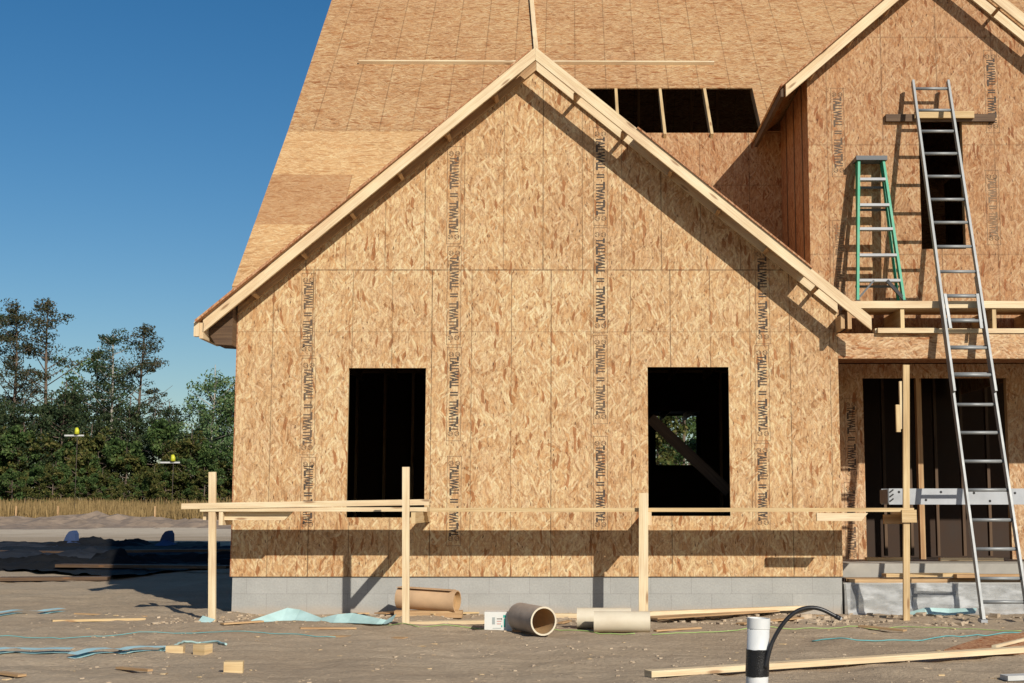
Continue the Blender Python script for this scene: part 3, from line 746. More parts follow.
# ------------------------------------------------------------------ step ladder
def step_ladder():
    zf = zp1+.0465
    L = empty('step_ladder', 'closed green fibreglass step ladder leaning on the upper wall', 'ladder')
    yb_, yt = yw+.40, yu-.13
    a0, b0 = P(857.5, 304, yb_+.0), P(904, 304, yb_)
    a0.z = b0.z = zf
    a1, b1 = P(858.5, 162, yt), P(883, 162, yt); zt = P(0, 158, yt).z
    a1.z = b1.z = zt-.03
    def rail(p, q, w, d, name='rail'): MB().beam(p, q, d, w, up=(1, 0, 0), grain=False).build(name, 'green', L)
    rail(a0, a1, .026, .07); rail(b0, b1, .026, .07)
    off = Vector((0, .12, 0)); off2 = Vector((0, .09, 0))
    rail(a0+off+Vector((.03, 0, .01)), a1+off2, .022, .05, 'rear_rail'); rail(b0+off+Vector((-.03, 0, .01)), b1+off2, .022, .05, 'rear_rail')
    for py in (180, 205.5, 229.5, 255.5, 281):
        t = 0
        while t < 1 and PY-F*math.tan(math.atan2(a0.lerp(a1, t).z-EYE, a0.lerp(a1, t).y)-PITCH) > py: t += .002
        p, q = a0.lerp(a1, t), b0.lerp(b1, t); z = p.z
        s_ = MB().box(p.x+.01, q.x-.01, p.y-.04, p.y+.045, z-.014, z+.014, grain=False).build('step', 'alu_light', L)
    for t in (.82, .66, .34, .12):
        p, q = (a0+off).lerp(a1+off2, t), (b0+off).lerp(b1+off2, t)
        MB().box(p.x, q.x, p.y-.012, p.y+.012, p.z-.012, p.z+.012, grain=False).build('rear_bar', 'greyplastic', L)
    b = MB(); b.box(a1.x-.035, b1.x+.035, yt-.06, yt+.13, zt-.035, zt+.012, grain=False); b.build('top_cap', 'greyplastic', L)
    for p, q, s_ in ((a0, b0, 1), (b0, a0, -1)):
        MB().beam(p+Vector((0, -.01, .03)), p.lerp(q, .36)+Vector((0, -.01, .23)), .03, .035 if s_ < 0 else .018, grain=False).build('knee_brace', 'black' if s_ < 0 else 'greyplastic', L)
        MB().box(p.x-.022, p.x+.022, p.y-.045, p.y+.045, zf, zf+.02, grain=False).build('foot', 'black', L)
step_ladder()

# ------------------------------------------------------------------ scaffold
S = empty('wooden_scaffold', 'low site-built scaffold of pale posts and brackets along the front wall', 'scaffold')
def post(px, py0, py1, w, d=.038, cover=0, tilt=0, mat='pine'):
    g = G(px, py0); top = P(px+tilt, py1, g.y)
    b = MB(); b.beam(Vector((g.x, g.y, -.12)), top, d, w, up=(1, 0, 0))
    return b.build('post', mat, S), g, top
_, g1, t1 = post(212.5, 620, 472, .066, .04)
_, g2, t2 = post(406, 626, 467, .064, .04)
g3 = Vector((P(643, 560, 13.26).x, 13.26, 0)); t3 = P(643.5, 493, 13.26)
MB().beam(Vector((g3.x, g3.y, -.1)), t3, .038, .088, up=(1, 0, 0)).build('post', 'pine', S)
_, g4, t4 = post(906, 620, 365, .060, .04, mat='pine2')
MB().box(g4.x+.002, g4.x+.03, g4.y, g4.y+.04, P(0, 427, 13.0).z, P(0, 378, 13.0).z).build('spliced_board', 'pine', S)
MB().box(g4.x-.038, g4.x+.0015, g4.y+.001, g4.y+.035, P(0, 430, 13.0).z, P(0, 402, 13.0).z).build('spliced_board', 'pine2', S)
yq0, yq1 = 13.31, 13.65           # planks' front and back edges
zpl = P(0, 511.5, yq0).z
# brackets running from each post to the wall, just under the planks
for g, dx in ((g2, .034), (g4, .032)):
    MB().box(g.x+dx, g.x+dx+.04, g.y-.02, yw-.003, zpl-.105, zpl-.004).build('bracket', 'pine2', S)
MB().box(g1.x+.036, g1.x+.074, g1.y-.02, 13.7, zpl-.13, zpl-.004).build('bracket', 'pine', S)
MB().box(g3.x+.046, g3.x+.084, g3.y-.0, yw-.003, zpl-.13, zpl-.004).build('bracket', 'pine', S)
# face boards parallel to the wall
def faceboard(pa_, pb_, Y, h, mat='pine'):
    A, B = P(*pa_, Y), P(*pb_, Y); k = h*.9
    b = MB(); b.prism([(A.x, A.z), (B.x-k, A.z), (B.x, B.z), (A.x, B.z)] if False else [(A.x, B.z), (A.x, A.z), (B.x-k, A.z), (B.x, B.z)][::-1], Y, Y+.038, grain=(1, 0))
    return b.build('ledger', mat, S)
faceboard((203, 520), (293, 511.5), g1.y+.05, .09)
faceboard((817, 521), (868, 513), yq0-.045, .07)
MB().box(P(868, 0, 13.5).x+.02, g4.x+.05, 13.5, 13.54, zpl-.12, zpl-.03).build('ledger', 'pine_warm', S)  # shaded rest of the face board, its shade given as browner lumber
MB().box(g4.x-.02, g4.x+.12, g4.y-.045, g4.y-.022, P(0, 523, 12.9).z, P(0, 510, 12.9).z).build('ledger', 'pine2', S)
# planks (lie loose on the brackets)
def plank(x0, x1, y0, y1, z, t, label, mat='pine', name='scaffold_plank', dz=0):
    b = MB(); c = Vector(((x0+x1)/2, (y0+y1)/2, z+t/2)); b.hexa(c, Vector(((x1-x0)/2, 0, dz)), Vector((0, (y1-y0)/2, 0)), Vector((0, 0, t/2)))
    return b.build(name, mat, None, label, 'plank', 'scaffold planks')
X = lambda px, Y=13.31: P(px, 508, Y).x
plank(X(200), X(427), yq0, yq1, zpl, .04, 'lower plank of the left scaffold pair beside the left window')
plank(X(181.5), X(429), yq0-.01, yq0+.2, zpl+.042, .055, 'topmost thick plank at the left end of the scaffold, poking past the corner', dz=.02)
plank(X(430), X(914), yq0, yq1, zpl-.003, .037, 'long thin plank of the scaffold running under the right window', 'pine2')

# aluminium plank at the porch
AP = empty('aluminium_plank', 'grey aluminium walk plank set level across the porch opening', 'plank')
Ya = 14.02; za0, za1 = P(0, 504.5, Ya).z, P(0, 488.5, Ya).z; xa = P(889, 496, Ya).x
MB().box(xa, 6.2, Ya, Ya+.03, za0, za1, grain=False).build('side_rail', 'alu_light', AP)
MB().box(xa, 6.2, Ya+.33, Ya+.36, za0, za1, grain=False).build('side_rail', 'alu_light', AP)
MB().box(xa+.01, 6.2, Ya+.031, Ya+.329, za1-.04, za1-.005, grain=False).build('deck', 'alu', AP)
MB().box(xa-.012, xa-.001, Ya-.004, Ya+.36, za0+.01, za1-.01, grain=False).build('end_cap', 'greyplastic', AP)
for i in range(5):
    x = xa+.03+i*.0
for i, (px_, py_) in enumerate(((899, 492), (926, 500), (941, 492), (974, 493), (990, 501), (1015, 493))):
    c = P(px_, py_, Ya-.002)
    MB().tube([c, c+Vector((0, .004, 0))], .013, 10).build('rivet', 'black', AP)
for i in range(3):
    z = za0+.03+i*.045
    MB().beam((xa+.005, Ya-.003, z), (xa+.045, Ya-.003, z+.03), .004, .014, grain=False).build('warning_stripe', 'black', AP)

# ------------------------------------------------------------------ porch clutter
def board(p, q, w, t, label, mat='pine', name='loose_board', cat='board', group=None, lift=0):
    p, q = Vector(p), Vector(q); l = Vector((0, 0, t/2+lift))
    return MB().beam(p+l, q+l, w, t).build(name, mat, None, label, cat, group)
z0 = zfl
for i, (a, c, dy, lift, mt, lb) in enumerate((
    (848, 948, .12, 0, 'pine_warm', 'brown board at the porch edge behind the right scaffold post'),
    (845, 1060, .30, .0, 'pine_warm', 'long weathered board lying along the porch floor'),
    (884, 972, .20, .05, 'pine2', 'yellowish board laid askew on the porch boards'),
    (955, 1062, .16, .045, 'pine_warm', 'board on the porch floor beside the tall ladder'),
    (940, 1003, 1.0, .1, 'pine', 'pale offcut on the threshold inside the porch doorway'),
    (866, 910, 1.05, .1, 'pine2', 'short yellow board on the threshold at the doorway left side'))):
    pa_, pb_ = P(a, 575, yw+dy), P(c, 575, yw+dy+(.1 if i == 2 else 0))
    pa_.z = pb_.z = z0+(0 if dy < 1 else zst-z0)
    board(pa_, pb_, .14 if i < 4 else .09, .035, lb, mt, lift=lift if dy < 1 else .006, name='porch_board')
# poly sheet over the porch face
b = MB(); nx, nz = 90, 14; g = []
xa_, xb_ = P(846, 600, yw).x, 6.5
for j in range(nz+1):
    row = []
    for i in range(nx+1):
        x = xa_+(xb_-xa_)*i/nx; z = zfl+.004-(zfl+.02)*j/nz
        y = yw-.02-.10*(j/nz)**2+.035*noise.noise(Vector((x*2.3, z*7, 3)))+.012*noise.noise(Vector((x*9, z*14, 1)))
        row.append(b.bm.verts.new((x, y, z)))
    g.append(row)
for j in range(nz):
    for i in range(nx): b.face([g[j][i], g[j][i+1], g[j+1][i+1], g[j+1][i]], smooth=True)
b.build('poly_sheet', 'poly', None, 'crinkled translucent plastic sheet hanging over the porch edge', 'plastic sheet')
MB().box(xr+.012, 6.5, yw+.001, yw+.049, -.4, zfl-.01, grain=False).build('porch_foundation', 'block', H)

# ------------------------------------------------------------------ ribbons and strings on the ground
def ribbon(pts, w, label, mat='blue_strip', name='plastic_strip', cat='plastic strip', vert=0.0, amp=.008, t=.003, group=None):
    """flat strip along ground points given as (px, py, lift)"""
    P3 = []
    for i in range(len(pts)-1):
        a, c = Vector(pts[i]), Vector(pts[i+1])
        for k in range(6): P3.append(a.lerp(c, k/6))
    P3.append(Vector(pts[-1]))
    W = [G(p.x, p.y, 0) for p in P3]; w = .13; t = .028
    b = MB(); L, Rr = [], []
    for i, (p, q) in enumerate(zip(W, P3)):
        d = (W[min(i+1, len(W)-1)]-W[max(i-1, 0)]).normalized(); sdv = Vector((-d.y, d.x, 0))
        z = gz(p.x, p.y)+.006+q.z+amp*noise.noise(p*3)
        tw = vert*math.sin(i*.7)
        L.append(p+sdv*w/2+Vector((0, 0, z+tw*.5+abs(tw)*.5))); Rr.append(p-sdv*w/2+Vector((0, 0, z-tw*.5+abs(tw)*.5)))
    for z_, rev in ((0, 1), (t, 0)):
        for i in range(len(L)-1):
            o = Vector((0, 0, z_)); f = [L[i]+o, Rr[i]+o, Rr[i+1]+o, L[i+1]+o]
            b.face(f[::-1] if rev else f, smooth=True)
    return b.build(name, mat, None, label, cat, group, fix=False)
def gstring(pts, r, label, mat='string', name='string_line', cat='string'):
    Q = []
    for i in range(len(pts)-1):
        for k in range(8):
            t = k/8; px, py = pts[i][0]*(1-t)+pts[i+1][0]*t, pts[i][1]*(1-t)+pts[i+1][1]*t
            p = G(px, py); Q.append(Vector((p.x, p.y+.02*noise.noise(Vector((px*.05, py, 0))), gz(p.x, p.y)+r+.003)))
    return MB().tube(Q, r, 6).build(name, mat, None, label, cat)
ribbon([(-15, 617, 0), (20, 615, 0), (62, 612, 0)], .05, 'faint blue strip at the far left edge of the sand')
ribbon([(-10, 657, 0), (20, 654, 0), (72, 653.5, 0)], .05, 'straight pale blue strip at the lower left edge')
ribbon([(72, 658.5, 0), (110, 655, 0), (150, 652, 0), (166, 651.5, 0)], .055, 'pale blue strip pointing at the two small wood blocks')
gstring([(160, 652), (172, 650), (184, 644), (200, 641.5), (218, 643), (227, 647)], .009, 'curled grey-green cord arching behind the two wood blocks', 'teal', 'cord', 'cord')
gstring([(-10, 638), (60, 638), (130, 636), (200, 634), (270, 635), (345, 637)], .0035, 'long thin teal cord on the sand at the left', 'cord_teal', 'cord', 'cord')
gstring([(812, 642), (850, 643), (900, 641), (960, 637), (1030, 634)], .005, 'blue-green cord on the sand at the right', 'cord_teal', 'cord', 'cord')
gstring([(350, 622), (420, 628), (520, 630), (600, 633), (640, 634)], .004, 'thin green string passing the white carton and cream pipes')
gstring([(652, 635), (700, 633), (760, 631), (830, 629), (905, 628), (960, 630), (1030, 633)], .004, 'yellow-green string on the sand in front of the porch')
# wavy teal foam sheet near the wall
def wavy(label, pts, w, amp, name='foam_sheet', mat='teal'):
    b = MB(); n = 60; A, B_ = [], []
    for i in range(n+1):
        t = i/n*(len(pts)-1); k = min(int(t), len(pts)-2); f = t-k; f = f*f*(3-2*f)
        x = pts[k][0]*(1-f)+pts[k+1][0]*f; z = pts[k][1]*(1-f)+pts[k+1][1]*f; y = pts[k][2]*(1-f)+pts[k+1][2]*f
        wd = pts[k][3]*(1-f)+pts[k+1][3]*f
        A.append(Vector((x, y-wd*.7, max(z-wd*.35, .008)))); B_.append(Vector((x+.03, y+wd*.3, z+wd*.55)))
    for z_, rv in ((0, 1), (.004, 0)):
        o = Vector((0, -z_, z_))
        for i in range(n):
            f = [A[i]+o, A[i+1]+o, B_[i+1]+o, B_[i]+o]; b.face(f[::-1] if rv else f, smooth=True)
    return b.build(name, mat, None, label, 'foam sheet', fix=False)
def gx(px, Y): return P(px, 620, Y).x
wavy('pale teal foam sheet in low waves on the sand near the left wall', [(gx(250, 13), .012, 12.95, .03), (gx(280, 13), .05, 13.15, .13), (gx(293, 13), .05, 13.15, .10), (gx(318, 13), .015, 13.0, .05), (gx(335, 13), .03, 12.95, .09), (gx(350, 13), .04, 12.95, .09), (gx(380, 13), .012, 12.8, .07), (gx(386, 13), .012, 12.8, .05), (gx(396, 13), .06, 12.75, .07)], .1, .05)
wavy('small teal scrap curling up beside the left scaffold post', [(gx(199, 13), .03, 13.0, .06), (gx(213, 13), .012, 12.95, .04)], .1, .02)
wavy('teal film bunched at the foot of the porch plastic', [(gx(908, 13.7), .01, 13.8, .04), (gx(925, 13.7), .05, 13.75, .06), (gx(950, 13.7), .03, 13.8, .07), (gx(976, 13.7), .05, 13.75, .05)], .1, .02)

# ------------------------------------------------------------------ things on the ground
def scatter(name, n, mat, size, area, label, flat=.6, seed=1, cat='debris'):
    rnd = random.Random(seed); b = MB()
    for _ in range(n):
        x, y = rnd.uniform(area[0], area[1]), rnd.uniform(area[2], area[3])
        if noise.noise(Vector((x*.8, y*.8, seed))) < rnd.uniform(-.3, .3): continue
        s_ = size*rnd.choice((.4, .5, .6, .8, 1, 1.5)); c = Vector((x, y, gz(x, y)+s_*.15*flat)); a = rnd.uniform(0, 6.3)
        vs = []
        for k in range(8):
            i, j, l = (k & 1)*2-1, (k >> 1 & 1)*2-1, (k >> 2 & 1)*2-1
            u = Vector((i*s_*rnd.uniform(.5, 1), j*s_*rnd.uniform(.3, .8), l*s_*flat*rnd.uniform(.3, .7)))
            u.rotate(Matrix.Rotation(a, 3, 'Z')); vs.append(b.bm.verts.new(c+u))
        for f in ((0, 2, 3, 1), (4, 5, 7, 6), (0, 1, 5, 4), (2, 6, 7, 3), (0, 4, 6, 2), (1, 3, 7, 5)): b.face([vs[i] for i in f])
    return b.build(name, mat, None, label, cat, None, 'stuff')
def gboard(pa_, pb_, w, t, label, mat='pine', lift=0, name='loose_board', pitch=0):
    A, B = G(*pa_), G(*pb_); A.z = gz(A.x, A.y)+.004+lift; B.z = gz(B.x, B.y)+.004+lift+pitch
    return board(A, B, w, t, label, mat, name)
gboard((648, 680), (1040, 654), .09, .038, 'long pale board lying behind the white pipe at the lower right', 'pine', name='lumber_board')
gboard((52, 622.5), (145, 619), .07, .02, 'flat tan board alone on the sand at the left', 'pine2', lift=-.008)
gboard((75, 615), (146, 617), .04, .012, 'thin half-buried tan slat behind the flat tan board', 'pine_warm', lift=-.008)
gboard((196, 631), (405, 637), .12, .012, 'thin reddish-brown strip of board left of the paper roll', 'pine_warm', lift=-.008)
gboard((405, 624.5), (486, 624.5), .12, .03, 'pale board on the ground in front of the paper roll', 'pine', pitch=.02)
gboard((552, 619), (580, 619), .09, .038, 'short pale board between the open pipe and the cream pipes', 'pine')
gboard((640, 622), (815, 614), .09, .038, 'pale board lying on brown panel scraps by the wall', 'pine', lift=.05)
gboard((650, 624), (772, 616), .22, .012, 'brown panel scrap under the pale board by the wall', 'pine_warm', lift=.02)
gboard((740, 624), (820, 617), .10, .012, 'narrow brown scrap behind the hose in front of the foundation', 'pine_warm', lift=.004)
gboard((380, 617), (430, 611), .14, .012, 'brown scrap wedged beside the paper roll near the wall', 'pine_warm', lift=.01)
gboard((1004, 678), (1080, 676), .10, .03, 'white painted board end at the lower right corner', 'white')
for q in (((222, 626), (262, 623.5), .07, 'pine_warm', 'dark splinter of board left of the teal foam sheet'), ((300, 630.5), (356, 629), .06, 'pine_warm', 'brown lath scrap just below the teal foam sheet'),
          ((430, 619), (478, 614), .09, 'pine2', 'yellow offcut leaning toward the paper roll'), ((560, 624), (578, 621), .05, 'pine_warm', 'small brown scrap right of the open pipe'),
          ((655, 632), (700, 629.5), .05, 'pine_warm', 'thin brown stick right of the cream pipes'), ((860, 629), (905, 632), .07, 'pine_warm', 'dark half-buried board below the right scaffold post'),
          ((118, 672), (150, 676), .04, 'pine_warm', 'dark twig-like stick near the lower left edge'), ((0, 676), (22, 679), .06, 'pine_warm', 'dark splinter in the lower left corner'),
          ((340, 615.5), (392, 613), .08, 'pine_warm', 'brown board scrap between the foam sheet and the wall')):
    gboard(q[0], q[1], q[2], .014, q[4], q[3], lift=.003)
scatter('soil_clods', 1500, 'clod', .022, (-4, 3, 12.9, 13.95), 'loose clods along the foot of the foundation', .7, 21)
# rounded brown panel scrap, lower right
b = MB(); pts = [G(944, 654), G(955, 650), G(985, 643), G(1030, 638), G(1060, 640), G(1040, 655), G(1000, 657)]
vs0 = [Vector((p.x, p.y, .012+.02*(i in (2, 3)))) for i, p in enumerate(pts)]
lo = [b.bm.verts.new(v) for v in vs0]; hi = [b.bm.verts.new(v+Vector((0, 0, .018))) for v in vs0]
b.face(lo[::-1]); b.face(hi)
for i in range(len(lo)): b.face([lo[i], lo[(i+1) % len(lo)], hi[(i+1) % len(lo)], hi[i]])
b.build('panel_scrap', 'osb_shade', None, 'reddish-brown panel scrap at the right behind the long board', 'panel scrap')
gboard((994, 655), (1040, 641), .03, .02, 'thin light stick lying on the reddish panel scrap', 'pine', lift=.04)
def block(px, py, w, h, d, rot, label, mat='pine2'):
    g = G(px, py); z = gz(g.x, g.y)
    ca, sa = math.cos(R(rot)), math.sin(R(rot))
    b = MB(); b.hexa(Vector((g.x, g.y+d/2, z+h/2-.006)), Vector((ca, sa, 0))*w/2, Vector((-sa, ca, 0))*d/2, Vector((0, 0, h/2)))
    bmesh.ops.bevel(b.bm, geom=list(b.bm.edges), offset=.003, segments=1, affect='EDGES')
    return b.build('wood_block', mat, None, label, 'wood block', 'wood offcuts on the sand')
block(173.5, 654.5, .125, .055, .09, 6, 'flat cream wood block at the end of the blue strip')
block(201, 655, .105, .085, .09, -25, 'tilted wood block inside the curl of grey-green cord')
block(232, 675, .12, .075, .09, 8, 'rough wood block nearest the lower edge, right of the other two', 'pine2')

# kraft paper roll
def paper_roll():
    L = empty('paper_roll', 'brown kraft paper roll lying against the foundation behind a post', 'paper roll')
    Y = 13.5; r = .105; A = P(399, 606, 13.66); B = P(457, 606, 13.48); A.z = r+.085; B.z = r+.06; a, c = A.x, B.x
    b = MB().pipe(A, B, r, r-.012, 30)
    for v in b.bm.verts:
        k = 1+.05*noise.noise(v.co*4); ax = A.lerp(B, .5); v.co.z = ax.z+(v.co.z-ax.z)*k
    b.build('paper_layers', ['kraft', 'pipe_inner'], L)
    d = (B-A).normalized()
    MB().tube([A+d*.03, B-d*.05], r*.86, 24).build('inner_layers', 'pipe_inner', L)
    MB().beam(A+Vector((0, -.02, r*.99)), B+Vector((0, -.02, r*.99))-d*.04, .14, .006, grain=False).build('paper_flap', 'kraft', L)
    MB().box(a-.02, c+.05, Y-.05, Y+.1, .01, .075).build('support_board', 'pine_warm', L)
paper_roll()

# white carton with printing
def carton():
    L = empty('white_carton', 'small white cardboard box with teal printing on the ground by the wall', 'box')
    g = G(498, 631.5); Y = g.y; x0, x1 = P(484.5, 620, Y).x, P(512, 620, Y).x; z0_, z1_ = .004, P(0, 612, Y).z
    b = MB(); b.box(x0, x1, Y, Y+.2, z0_, z1_, grain=False); bmesh.ops.bevel(b.bm, geom=list(b.bm.edges), offset=.004, segments=1, affect='EDGES')
    b.build('box_body', 'carton', L); w = x1-x0; h = z1_-z0_; y = Y-.0015
    def mark(u0, u1, v0, v1, m, nm='printed_mark'):
        q = MB(); q.face([(x0+w*u0, y, z0_+h*v0), (x0+w*u1, y, z0_+h*v0), (x0+w*u1, y, z0_+h*v1), (x0+w*u0, y, z0_+h*v1)]); q.build(nm, m, L, fix=False)
    mark(.70, .76, .2, .66, 'teal_ink'); mark(.68, .78, .70, .84, 'teal_ink'); mark(.28, .38, .35, .72, 'grey_ink')
    mark(.45, .62, .62, .66, 'ink'); mark(.62, .64, .58, .68, 'ink'); mark(.45, .62, .5, .53, 'red_ink'); mark(.45, .6, .36, .39, 'red_ink')
    mark(.30, .60, .13, .16, 'grey_ink'); mark(.61, .65, .2, .3, 'teal_ink')
    MB().box(x0+.005, x1-.005, Y+.09, Y+.11, z1_+.0005, z1_+.002, grain=False).build('tape', 'kraft', L)
carton()

# pipes
def pipe_thing(name, p, q, r, wall, label, mats, cat='pipe', group=None):
    o = MB().pipe(p, q, r, r-wall).build(name, mats, None, label, cat, group)
    return o
g = G(544, 636); e1 = P(543.5, 621.5, g.y+.0); r_ = .118
e1.z = r_+.004
e0 = Vector((P(523, 612, 13.0).x, g.y+.42, r_+.01))
pipe_thing('open_pipe', e0, e1, r_, .010, 'grey-brown pipe with its open end facing the viewer', ['shaded_pipe', 'pipe_inner'])
rim = MB().pipe(e1+(e1-e0).normalized()*-.004, e1+(e1-e0).normalized()*.004, r_+.002, r_-.012).build('pipe_rim', 'cream', bpy.data.objects['open_pipe'])
rp = .088
Yf = G(620, 633.5).y+rp; pipe_thing('cream_pipe', (P(594, 623, Yf).x, Yf, rp+.004), (P(650, 623, Yf).x, Yf-.02, rp+.004), rp, .008, 'front cream plastic pipe lying parallel to the wall', ['cream', 'cream'], group='cream plastic pipes')
Yb = Yf+.26; pipe_thing('cream_pipe', (P(577, 618, Yb).x, Yb+.01, rp+.014), (P(631, 618, Yb).x, Yb, rp+.014), rp, .008, 'rear cream plastic pipe half hidden behind the front one', ['cream', 'cream'], group='cream plastic pipes')
# white cleanout pipe in the foreground with cap, tape and hose
def cleanout():
    L = empty('standpipe', 'upright white standpipe with black tape in the foreground sand', 'standpipe')
    Y = 7.7; s_ = Y*1.0
    top = P(758.5, 622, Y); r = .061; bot = Vector((top.x-.025, Y, -.15)); d = (top-bot).normalized()
    MB().tube([bot, top-d*.03], r, 32).build('pipe_body', 'white_pipe', L)
    MB().pipe(top-d*.034, top+d*.022, r+.003, r-.004, 32).build('coupling', ['white_pipe', 'white_pipe'], L)
    MB().tube([top, top+d*.012], r-.005, 32).build('cap', 'white_pipe', L)
    ta, tb_ = top-d*(top.z-P(0, 649, Y).z), top-d*(top.z-P(0, 676, Y).z)
    b = MB(); seg = 40; rings = []
    for i in range(7):
        c = ta.lerp(tb_, i/6)
        rings.append([b.bm.verts.new(c+Vector((math.cos(a)*(r+.003+.002*noise.noise(Vector((a*3, i, 0)))), math.sin(a)*(r+.003+.002*noise.noise(Vector((a*3, i, 4)))), .004*noise.noise(Vector((a*2, i*3, 8)))))) for a in [2*math.pi*k/seg for k in range(seg)]])
    for r0, r1 in zip(rings, rings[1:]):
        for k in range(seg): b.face([r0[k], r0[(k+1) % seg], r1[(k+1) % seg], r1[k]], smooth=True)
    b.build('tape_band', 'tape', L)
    # the tail of tape and the hose
    Yh = Y-.05
    pts = [P(*q, Yh-.0) for q in ((765, 668), (767, 660), (769, 650), (773, 640), (779, 629), (787, 618.5), (796, 611), (806, 607.5), (816, 607.5), (825, 610.5), (832, 614.5), (837, 617))]
    Q = []
    for i in range(len(pts)-1):
        for k in range(3): Q.append(pts[i].lerp(pts[i+1], k/3))
    Q.append(pts[-1])
    for _ in range(3): Q = [Q[0]]+[(Q[i-1]+Q[i]*2+Q[i+1])/4 for i in range(1, len(Q)-1)]+[Q[-1]]
    hz = MB().tube(Q, [.0115+.002*(i < 8) for i in range(len(Q))], 12).build('black_hose', 'black', None, 'black hose taped to the standpipe and arching to the right', 'hose')
    e = (Q[-1]-Q[-2]).normalized()
    MB().tube([Q[-1]-e*.01, Q[-1]+e*.018], .0135, 12).build('hose_collar', 'black', hz)
    MB().tube([Q[-1]+e*.018, Q[-1]+e*.026], .010, 12).build('hose_end', 'alu_light', hz)
    return hz
hz = cleanout()

# ------------------------------------------------------------------ crumbs, clods, chips on the sand: stuff
scatter('soil_clods', 2600, 'clod', .012, (-8, 6, 8.4, 13.9), 'small dry soil clods scattered over the sand', seed=3)
scatter('wood_chips', 420, 'chip', .02, (-8, 6, 8.6, 13.9), 'pale wood chips and splinters scattered over the sand', .25, 11)
scatter('soil_clods', 900, 'clod', .045, (2.2, 5.5, 12.7, 13.7), 'heap of bigger clods under the porch plastic', .7, 5)

# ------------------------------------------------------------------ shaded debris on the left
def lump(name, c, sx, sy, sz, mat, label, seed, cat, rough=.6, group=None, res=30):
    b = MB(); g = []
    for j in range(res+1):
        row = []
        for i in range(res+1):
            u, v = i/res*2-1, j/res*2-1
            e = max(0, 1-max(abs(u), abs(v))**3)
            h = e*(.55+rough*noise.noise(Vector((u*2.1+seed, v*2.1, seed)))+rough*.7*abs(noise.noise(Vector((u*5+seed, v*5, 2))))+rough*.5*noise.noise(Vector((u*13+seed, v*11, 2))))
            row.append(b.bm.verts.new((c[0]+u*sx*(1+.12*noise.noise(Vector((v*2, seed, 0)))), c[1]+v*sy*(1+.15*noise.noise(Vector((u*3, seed, 5)))), c[2]-.02+h*sz)))
        g.append(row)
    for j in range(res):
        for i in range(res): b.face([g[j][i], g[j][i+1], g[j+1][i+1], g[j+1][i]], smooth=True)
    return b.build(name, mat, None, label, cat, group)
def shadow_sheet():  # black sheet added to stand in for the house shadow
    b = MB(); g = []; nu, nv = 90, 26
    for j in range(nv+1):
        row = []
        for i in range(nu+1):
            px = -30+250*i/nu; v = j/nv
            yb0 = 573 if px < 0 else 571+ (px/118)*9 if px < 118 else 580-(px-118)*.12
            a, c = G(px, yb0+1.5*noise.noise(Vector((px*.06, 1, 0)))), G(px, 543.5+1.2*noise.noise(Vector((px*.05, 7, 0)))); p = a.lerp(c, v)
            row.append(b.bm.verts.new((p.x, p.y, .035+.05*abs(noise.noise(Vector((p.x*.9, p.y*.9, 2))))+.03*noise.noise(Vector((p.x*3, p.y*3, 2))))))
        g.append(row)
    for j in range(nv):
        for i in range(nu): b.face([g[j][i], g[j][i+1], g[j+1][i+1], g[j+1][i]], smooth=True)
    b.build('shadow_sheeting', 'shadow_tarp_black', None, 'wide black sheet standing in for the house shadow on the ground at the left', 'plastic sheet')
shadow_sheet()
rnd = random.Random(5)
spots = [(20, 560, 24, 'shadow_tarp_black', 'black tarp heap at the far left in the house shadow'), (60, 552, 28, 'tarp_grey', 'grey tarp heap just in front of the left blue fin'),
         (105, 560, 25, 'shadow_tarp_black', 'dark rounded tarp bundle in the middle of the house shadow'), (140, 551, 30, 'tarp_grey', 'grey-blue tarp heap between the two blue fins'),
         (190, 556, 26, 'shadow_tarp_black', 'black tarp heap in the shadow beside the house corner'), (5, 548, 36, 'tarp_grey', 'grey tarp edge at the left end of the house shadow'),
         (102, 547, 37, 'shadow_tarp_black', 'low black bundle at the back of the shadow'), (215, 549, 33, 'tarp_grey', 'grey tarp right behind the left scaffold post')]
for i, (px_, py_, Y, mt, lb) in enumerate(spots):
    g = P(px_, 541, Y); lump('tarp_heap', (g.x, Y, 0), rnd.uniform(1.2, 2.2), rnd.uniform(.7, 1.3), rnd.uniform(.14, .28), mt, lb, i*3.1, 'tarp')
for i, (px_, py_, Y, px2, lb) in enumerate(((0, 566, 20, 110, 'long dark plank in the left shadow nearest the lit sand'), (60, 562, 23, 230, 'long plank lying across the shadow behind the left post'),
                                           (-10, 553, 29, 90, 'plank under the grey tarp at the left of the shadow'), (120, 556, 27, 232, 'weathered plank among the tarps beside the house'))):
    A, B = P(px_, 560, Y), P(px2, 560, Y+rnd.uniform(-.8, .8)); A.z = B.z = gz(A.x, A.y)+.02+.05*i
    board(A, B, .28, .05, lb, 'pine_dark', 'shaded_plank')
